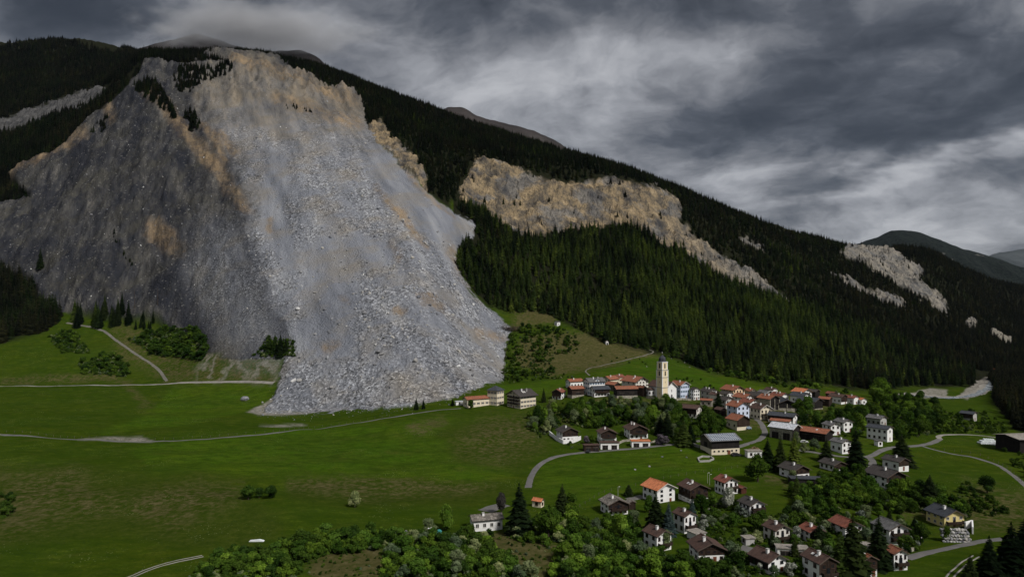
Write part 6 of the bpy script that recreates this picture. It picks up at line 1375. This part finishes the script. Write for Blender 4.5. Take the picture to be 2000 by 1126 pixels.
scatter_stuff('rubble', 'loose grey blocks strewn over the landslide', RUB, np.c_[x, y, z + s * .15], sc2, rr.uniform(0, 6.28, (len(x), 3)), rr.integers(0, 4, len(x)))
print('rubble', len(x))
x, y, rr = jitter(-900, -200, 640, 1400, 7.5, 95)
k = (mat_('scree', x, y) > .5) & (rr.uniform(0, 1, len(x)) < .28); x, y = x[k], y[k]; z = zat(x, y)
s = np.minimum(.22 + .28 * rr.pareto(2.2, len(x)), 1.6)
scatter_stuff('scree_stones', 'scattered stones on the dark shale slope', RUB, np.c_[x, y, z + s * .2], rr.uniform(.8, 1.2, (len(x), 3)) * s[:, None], rr.uniform(0, 6.28, (len(x), 3)), rr.integers(0, 4, len(x)))
# edge strip of stones rolled a little way out on the grass
BIG = [(705,410,'dark boulder alone in the pale upper debris',2.6),(587,532,'pale boulder high in the blue grey debris',2.8),(738,688,'broad pale slab in the middle of the debris front',3.4),(712,612,'long tilted slab in the block field',3.2),(647,757,'white boulder in the lower debris front',2.2),(812,705,'pale slabs block right in the debris front',3.0),(178,420,'pale boulder on the dark scree',2.6),(360,518,'white boulder low on the dark scree',2.2),(308,500,'small pale boulder on the dark scree',1.6),(448,470,'pale boulder between dark scree and debris',1.8),(870,708,'dark boulder near the tree tuft in the debris',2.0),(875,670,'small white boulder on the right of the debris',1.4),(568,690,'white block at the grove edge',2.2),(770,450,'round white boulder in the middle debris',1.8),(640,420,'white boulder in the left middle debris',1.8),(835,560,'white angular boulder above the ochre patch',1.8)]
for px, py, lb, r in BIG:
    g_ = ground(px, py); o = new_o('boulder', ROCKS[hash(lb) % 5 if False else (px % 5)], None, g_ + Vector((0, 0, r * .25)), random.uniform(0, 6), (r, r * .9, r * .9)); tag(o, lb, 'boulder')
g_ = ground(478, 781)
o = new_o('boulder', rock_mesh('boulder', 999, 3, (1.15, .9, .72)), None, g_ + Vector((0, 0, 1.4)), .4, 3.3); tag(o, 'lone dark grey boulder lying on the green meadow', 'boulder')
rb_ = np.random.default_rng(17); nb = 0
for _ in range(4000):
    if nb >= 200: break
    a, b_ = rb_.uniform(500, 985), rb_.uniform(330, 795)
    if sdist(SLIDE, np.array([a]), np.array([b_]))[0] < 8 or rb_.uniform() > .25 + .75 * math.exp(-((a - 740) / 160) ** 2 - ((b_ - 600) / 140) ** 2): continue
    g_ = ground(a, b_)
    if g_.y > 1100: continue
    r = rb_.uniform(1.1, 2.3) * (1.15 if rb_.uniform() < .2 else .85)
    o = new_o('boulder', ROCKS[nb % 5], None, g_ + Vector((0, 0, r * .2)), rb_.uniform(0, 6), (r, r * rb_.uniform(.7, 1), r * rb_.uniform(.6, .95))); o.rotation_euler = (rb_.uniform(-.6, .6), rb_.uniform(-.6, .6), rb_.uniform(0, 6))
    tag(o, 'one of the many grey boulders in the landslide debris', 'boulder', 'boulders in the landslide debris'); nb += 1

# stones that rolled out past the toe onto the grass
x, y, rr = jitter(-260, 30, 470, 660, 1.6, 97)
px, py = scr(x, y, zat(x, y)); dd = sdist(SLIDE, px, py)
k = (dd < 2) & (dd > -16) & (py > 640) & (rr.uniform(0, 1, len(x)) < .26 * np.exp(dd / 5.0)); x, y = x[k], y[k]
sz = np.minimum(.22 + .25 * rr.pareto(2.2, len(x)), 1.3)
scatter_stuff('toe_stones', 'stones rolled out over the grass at the foot of the landslide', RUB, np.c_[x, y, zat(x, y) + sz * .2], rr.uniform(.8, 1.2, (len(x), 3)) * sz[:, None], rr.uniform(0, 6.28, (len(x), 3)), rr.integers(0, 4, len(x)))

# ================================================================== small things
m_white = plain('white_wrap', (0.74, 0.78, 0.78), 0.35, 0.4); m_car_b = plain('black_car_paint', (0.02, 0.021, 0.024), 0.3, 0.5); m_car_w = plain('white_car_paint', (0.72, 0.72, 0.72), 0.3, 0.5); m_tyre = plain('rubber', (0.02, 0.02, 0.02), 0.9); m_teal = plain('teal_tarpaulin', (0.05, 0.26, 0.25), 0.5); m_canvas = plain('white_canvas', (0.75, 0.75, 0.74), 0.8)
# wrapped bales in a heap by the farm shed
b = MB(); b.lathe([(.02, -.6), (.5, -.6), (.62, -.5), (.62, .5), (.5, .6), (.02, .6)], 12); me_b = bpy.data.meshes.new('silage_bale'); me_b.from_pydata([(x, z, y) for x, y, z in b.v], [], [f[::-1] for f in b.f]); me_b.materials.append(m_white); me_b.update()
rr_ = np.random.default_rng(3); k = 0
gb = ground(1934, 868)
for lay, (nx, ny) in enumerate(((9, 3), (8, 2), (5, 1))):
    for i in range(nx):
        for j in range(ny):
            o = bpy.data.objects.new('silage_bale', me_b); C.objects.link(o)
            x, y = gb.x + (i - (nx - 1) / 2) * 1.28 + rr_.uniform(-.15, .15), gb.y + (j - (ny - 1) / 2) * 1.3 + 1.5
            o.location = (x, y, float(zat(np.array([x]), np.array([y]))[0]) + .62 + lay * 1.1); o.rotation_euler = (0, 0, rr_.uniform(-.3, .3))
            tag(o, f'white wrapped bale, {("first","second","third","fourth","fifth","sixth","seventh","eighth","ninth")[i]} from left, {("front","second","rear")[j]} row, {("bottom", "middle", "top")[lay]} layer of the heap', 'bale', 'wrapped bales by the farm shed'); k += 1
def car(px, py, rz, paint, label, big=1.0):
    t_ = thing('parked_car', label, 'car', ground(px, py), rz)
    b = MB(); pr = [(-2.1, .35), (2.1, .35), (2.15, .7), (1.9, .92), (1.0, 1.0), (.45, 1.48), (-1.2, 1.5), (-1.95, 1.05), (-2.15, .8)]
    b.prism([(x * big, z * big) for x, z in pr], -.85 * big, .85 * big); b.build('body', paint, t_)
    b = MB(); b.prism([(x * big, z * big) for x, z in [(.9, 1.0), (.42, 1.4), (-1.1, 1.42), (-1.75, 1.02)]], -.87 * big, .87 * big); b.build('side_window', m_glass, t_)
    for sx in (-1, 1):
        for sy in (-1, 1):
            b = MB(); b.tube((sx * 1.3 * big, sy * .68 * big, .34 * big), (sx * 1.3 * big, sy * .9 * big, .34 * big), .34 * big, .34 * big, 12); b.build('wheel', m_tyre, t_)
    b = MB(); b.box(2.08 * big, 2.17 * big, -.7 * big, -.4 * big, .6 * big, .75 * big); b.box(2.08 * big, 2.17 * big, .4 * big, .7 * big, .6 * big, .75 * big); b.build('headlight', m_wtrim, t_)
car(1438, 890, .1, m_car_b, 'black vehicle parked in front of the solar barn', 1.25)
car(1571, 864, -.3, m_car_w, 'white car parked before the open terracotta barn')
car(1149, 883, 1.2, m_car_b, 'dark car under the brown roofed carport')
car(1452, 836, .4, m_car_w, 'pale vehicle beside the black gabled terracotta barn')
# street lamps on the meadow edge
for px, py, hp, lb in ((1382, 943, 20, 'left slim lamp post of the pair by the hay meadow'), (1386, 946, 20, 'right slim lamp post of the pair by the hay meadow'), (1207, 968, 18, 'slim lamp post behind the slab roofed chalet'), (907, 1012, 0, '')):
    if not lb: continue
    g_ = ground(px, py); h = hp * g_.y / F; t_ = thing('street_lamp', lb, 'street lamp', g_)
    b = MB(); b.tube((0, 0, -.3), (0, 0, h), .09, .06, 8); b.build('pole', m_conc, t_)
    b = MB(); b.tube((0, 0, h), (.5, 0, h + .12), .05, .04, 6); b.box(.35, .9, -.14, .14, h + .05, h + .2); b.build('lamp_head', m_wtrim, t_)
# field fence along the grey road
def fence(label, pts, step, off):
    W3 = [ground(*p) for p in pts]; xy = np.array([(p.x, p.y) for p in W3]); d = np.r_[0, np.cumsum(np.hypot(*np.diff(xy, axis=0).T))]
    ss = np.arange(0, d[-1], step); q = np.stack([pchip(d, xy[:, 0], ss)[:, 0], pchip(d, xy[:, 1], ss)[:, 0] + off], 1); zq = zat(q[:, 0], q[:, 1])
    t_ = thing('field_fence', label, 'fence', (q[0, 0], q[0, 1], zq[0]))
    b = MB(); b.box(-.07, .07, -.07, .07, -.3, 1.25); me_ = bpy.data.meshes.new('fence_post'); me_.from_pydata(b.v, [], b.f); me_.materials.append(WALL['wood']); me_.update()
    for (x, y), z in zip(q, zq):
        o = bpy.data.objects.new('fence_post', me_); C.objects.link(o); o.parent = t_; o.location = (x - q[0, 0], y - q[0, 1], z - zq[0])
    b = MB()
    for i in range(len(q) - 1):
        for hh in (.6, 1.1):
            b.tube((q[i, 0] - q[0, 0], q[i, 1] - q[0, 1], zq[i] - zq[0] + hh), (q[i + 1, 0] - q[0, 0], q[i + 1, 1] - q[0, 1], zq[i + 1] - zq[0] + hh), .012, .012, 3)
    b.build('wire', m_iron, t_)
fence('post and wire fence along the far side of the grey field road', [(-10,846),(80,852),(150,857),(220,860),(290,861),(400,856),(470,850),(540,844),(600,837),(660,830),(720,821),(770,813)], 5.0, 3.0)
fence('post and wire fence along the hay meadow above the bright orange roof', [(1110,1000),(1140,985),(1180,962),(1240,948),(1320,930),(1390,920),(1450,910)], 5.0, 0.0)
fence('post and wire fence beside the right meadow lane', [(1830,880),(1880,884),(1935,897),(1975,918),(2005,944)], 5.0, 2.6)
g_ = ground(1462, 838); b = MB(); b.prism([(-1.6, .5), (1.6, .5), (1.5, 1.6), (.2, 2.0), (-1.4, 1.7)], -.9, .9); o = b.build('covered_trailer', m_blue, None); o.location = g_; tag(o, 'trailer under a blue cover beside the black gabled terracotta barn', 'trailer')
b = MB()
for sx in (-1, 1): b.tube((sx * .9, -.95, .4), (sx * .9, .95, .4), .4, .4, 10)
b.build('wheels', m_tyre, o)
# dead trunks on the scree
for px, py, hp, lb in ((263, 601, 38, 'left bare dead trunk standing in the dark scree'), (308, 596, 36, 'right bare dead trunk standing in the dark scree')):
    g_ = ground(px, py); h = hp * g_.y / F; t_ = thing('dead_tree', lb, 'dead tree', g_)
    b = MB(); b.tube((0, 0, -.5), (0, 0, h), .34, .08, 7); b.build('trunk', m_bark, t_)
    b = MB()
    for q in range(9):
        a = q * 2.4; z = h * (.35 + .06 * q); b.tube((0, 0, z), (math.cos(a) * 1.3, math.sin(a) * 1.3, z + .2), .06, .02, 4)
    b.build('branch_stubs', m_bark, t_)
# garden corner by the hedge
g_ = ground(838, 1040); t_ = thing('parasol', 'round white parasol in the garden behind the bottom hedge', 'parasol', g_)
b = MB(); b.tube((0, 0, -.2), (0, 0, 2.6), .04, .03, 8); b.build('pole', m_iron, t_)
b = MB(); b.lathe([(1.5, 2.0), (1.05, 2.35), (.5, 2.6), (.04, 2.72)], 8); b.build('canopy', m_canvas, t_)
g_ = ground(857, 1042); b = MB(); b.prism([(-1.1, 0), (1.1, 0), (1.0, 1.0), (.3, 1.5), (-.5, 1.4), (-1.0, .9)], -.7, .7); o = b.build('tarpaulin_cover', m_teal, None); o.location = g_; tag(o, 'teal tarpaulin covering a pile near the white parasol', 'tarpaulin')
g_ = ground(502, 1056); b = MB(); b.prism([(-2.6, 0), (2.4, 0), (2.2, .25), (.8, .6), (-.6, .45), (-2.4, .3)], -.6, .6); o = b.build('white_sheet_roll', m_white, None); o.location = g_; tag(o, 'pale plastic sheet roll lying at the hedge edge', 'sheet roll')
g_ = ground(711, 1042); b = MB(); b.box(-2.4, 2.4, -.25, .25, 0, .5); b.box(-2.3, -2.0, -.2, .2, .502, .75); b.box(2.0, 2.3, -.2, .2, .502, .75); o = b.build('water_trough', m_conc, None); o.location = g_; tag(o, 'long pale trough behind the bottom hedge', 'trough')
for i, (px, py, hp) in enumerate(((774, 1042, 14), (784, 1043, 16), (793, 1042, 13), (802, 1043, 12))):
    g_ = ground(px, py); h = hp * g_.y / F * .6; b = MB(); b.prism([(-.45, 0), (.45, 0), (.45, h * .8), (.2, h), (-.2, h), (-.45, h * .8)], -.12, .12); b.box(-.6, .6, -.3, .3, -.2, .12)
    o = b.build('garden_stele', m_rock, None); o.location = g_; tag(o, ('leftmost', 'second', 'third', 'rightmost')[i] + ' grey upright slab of the row left of the white parasol', 'stone slab', 'grey slabs left of the parasol')
# wood heap behind the flat white shed
g_ = ground(1474, 881); rr_ = np.random.default_rng(12); b = MB()
for q in range(70):
    a = rr_.uniform(0, 6.28); r = rr_.uniform(0, 1) ** .6; x, y = r * 3.6 * math.cos(a), r * 2.2 * math.sin(a); z = (1 - r) * 2.2 + rr_.uniform(0, .3); d = Vector(rr_.normal(size=3)); d.z *= .3; d = d.normalized() * rr_.uniform(.6, 1.3)
    b.tube((x - d.x, y - d.y, z - d.z + .2), (x + d.x, y + d.y, z + d.z + .2), .14, .12, 5)
m_log = wood('split_wood', (0.30, 0.20, 0.13)); o = b.build('wood_heap', m_log, None); o.location = g_; tag(o, 'brownish heap of cut wood behind the flat white shed', 'wood heap', None, 'stuff')
# torn brushwood at the right flank of the landslide
g_ = ground(992, 644); b = MB()
for q in range(260):
    p = Vector((rr_.normal() * 6, rr_.normal() * 3, abs(rr_.normal()) * 2.2)); d = Vector(rr_.normal(size=3)); d.z = abs(d.z) * .6; d = d.normalized() * rr_.uniform(1.5, 5)
    b.tube(p - d, p + d, .14, .05, 4)
o = b.build('brushwood', m_bark, None); o.location = g_; tag(o, 'tangle of snapped trunks pushed up by the right flank of the landslide', None, None, 'stuff')
for i, (px, py, tx_, hp) in enumerate(((982, 735, 990, 66), (984, 705, 994, 44), (986, 690, 984, 30))):
    g_ = ground(px, py); h = hp * g_.y / F; b = MB(); b.tube((0, 0, -.4), ((tx_ - px) * g_.y / F, 1, h), .22, .06, 6)
    for q in range(5): b.tube(((tx_ - px) * g_.y / F * (.4 + .1 * q), .5, h * (.4 + .1 * q)), ((tx_ - px) * g_.y / F * (.4 + .1 * q) + math.cos(q * 2) * 1.2, .5 + math.sin(q * 2), h * (.48 + .1 * q)), .05, .02, 4)
    o = b.build('dead_tree', m_bark, None); o.location = g_; tag(o, ('tallest', 'second', 'shortest')[i] + ' leaning dead trunk at the right edge of the landslide', 'dead tree')
# pale stones dotted on the pasture above the church
for i, (px, py) in enumerate(((1311, 700), (1337, 708), (1263, 716), (1347, 717), (1300, 715), (1330, 880), (1293, 892), (1268, 911), (1341, 893), (1240, 917))):
    g_ = ground(px, py); o = new_o('field_stone', ROCKS[i % 5], None, g_ + Vector((0, 0, .2)), i, .75); o.data = o.data; tag(o, f'pale stone on the green {"pasture above the church" if py < 800 else "hay meadow"}', 'stone', 'pale stones on the pasture' if py < 800 else 'pale stones on the hay meadow')

# ================================================================== valley air
hz = bpy.data.materials.new('valley_air'); hz.use_nodes = True; T = NT(hz.node_tree); T.n.clear()
pv = T.add('ShaderNodeVolumePrincipled', {'Color': (0.62, 0.74, 0.92), 'Density': 0.6e-5, 'Anisotropy': 0.2})
T.add('ShaderNodeOutputMaterial', {'Volume': pv.outputs[0]})
b = MB(); b.box(-7000, 12000, -400, 12500, -3500, 3600); o = b.build('haze', hz, None); o['kind'] = 'stuff'; o['label'] = 'thin grey air in the valley'

# ================================================================== cloud resting on the summit
cm_ = bpy.data.materials.new('summit_cloud'); cm_.use_nodes = True; T = NT(cm_.node_tree); T.n.clear()
P = T.add('ShaderNodeTexCoord').outputs['Object']
ln = T.vmath('LENGTH', P)
nz = T.noise(T.vmath('MULTIPLY', P, (3.2, 3.2, 1.3)), 1.0, 6, 0.62)
dn = T.math('MULTIPLY', T.smooth(T.math('ADD', ln, T.math('MULTIPLY', T.math('SUBTRACT', nz, 0.5), 1.7)), 0.85, 0.15), 0.0085)
vs_ = T.add('ShaderNodeVolumePrincipled', {'Color': (0.93, 0.94, 0.97), 'Density': dn})
T.add('ShaderNodeOutputMaterial', {'Volume': vs_.outputs[0]})
def summit_cloud(px, py, Y, rx, ry, rz_, label):
    import bmesh
    bm = bmesh.new(); bmesh.ops.create_icosphere(bm, subdivisions=3, radius=1.0); me = bpy.data.meshes.new('cloud'); bm.to_mesh(me); bm.free(); me.materials.append(cm_)
    o = bpy.data.objects.new('cloud', me); C.objects.link(o); o.location = ((px - 1000) / F * Y, Y, HC + (HY - py) / F * Y); o.scale = (rx, ry, rz_); o['kind'] = 'stuff'; o['label'] = label
summit_cloud(510, 60, 4050, 880, 420, 165, 'grey cloud hanging on the summit')
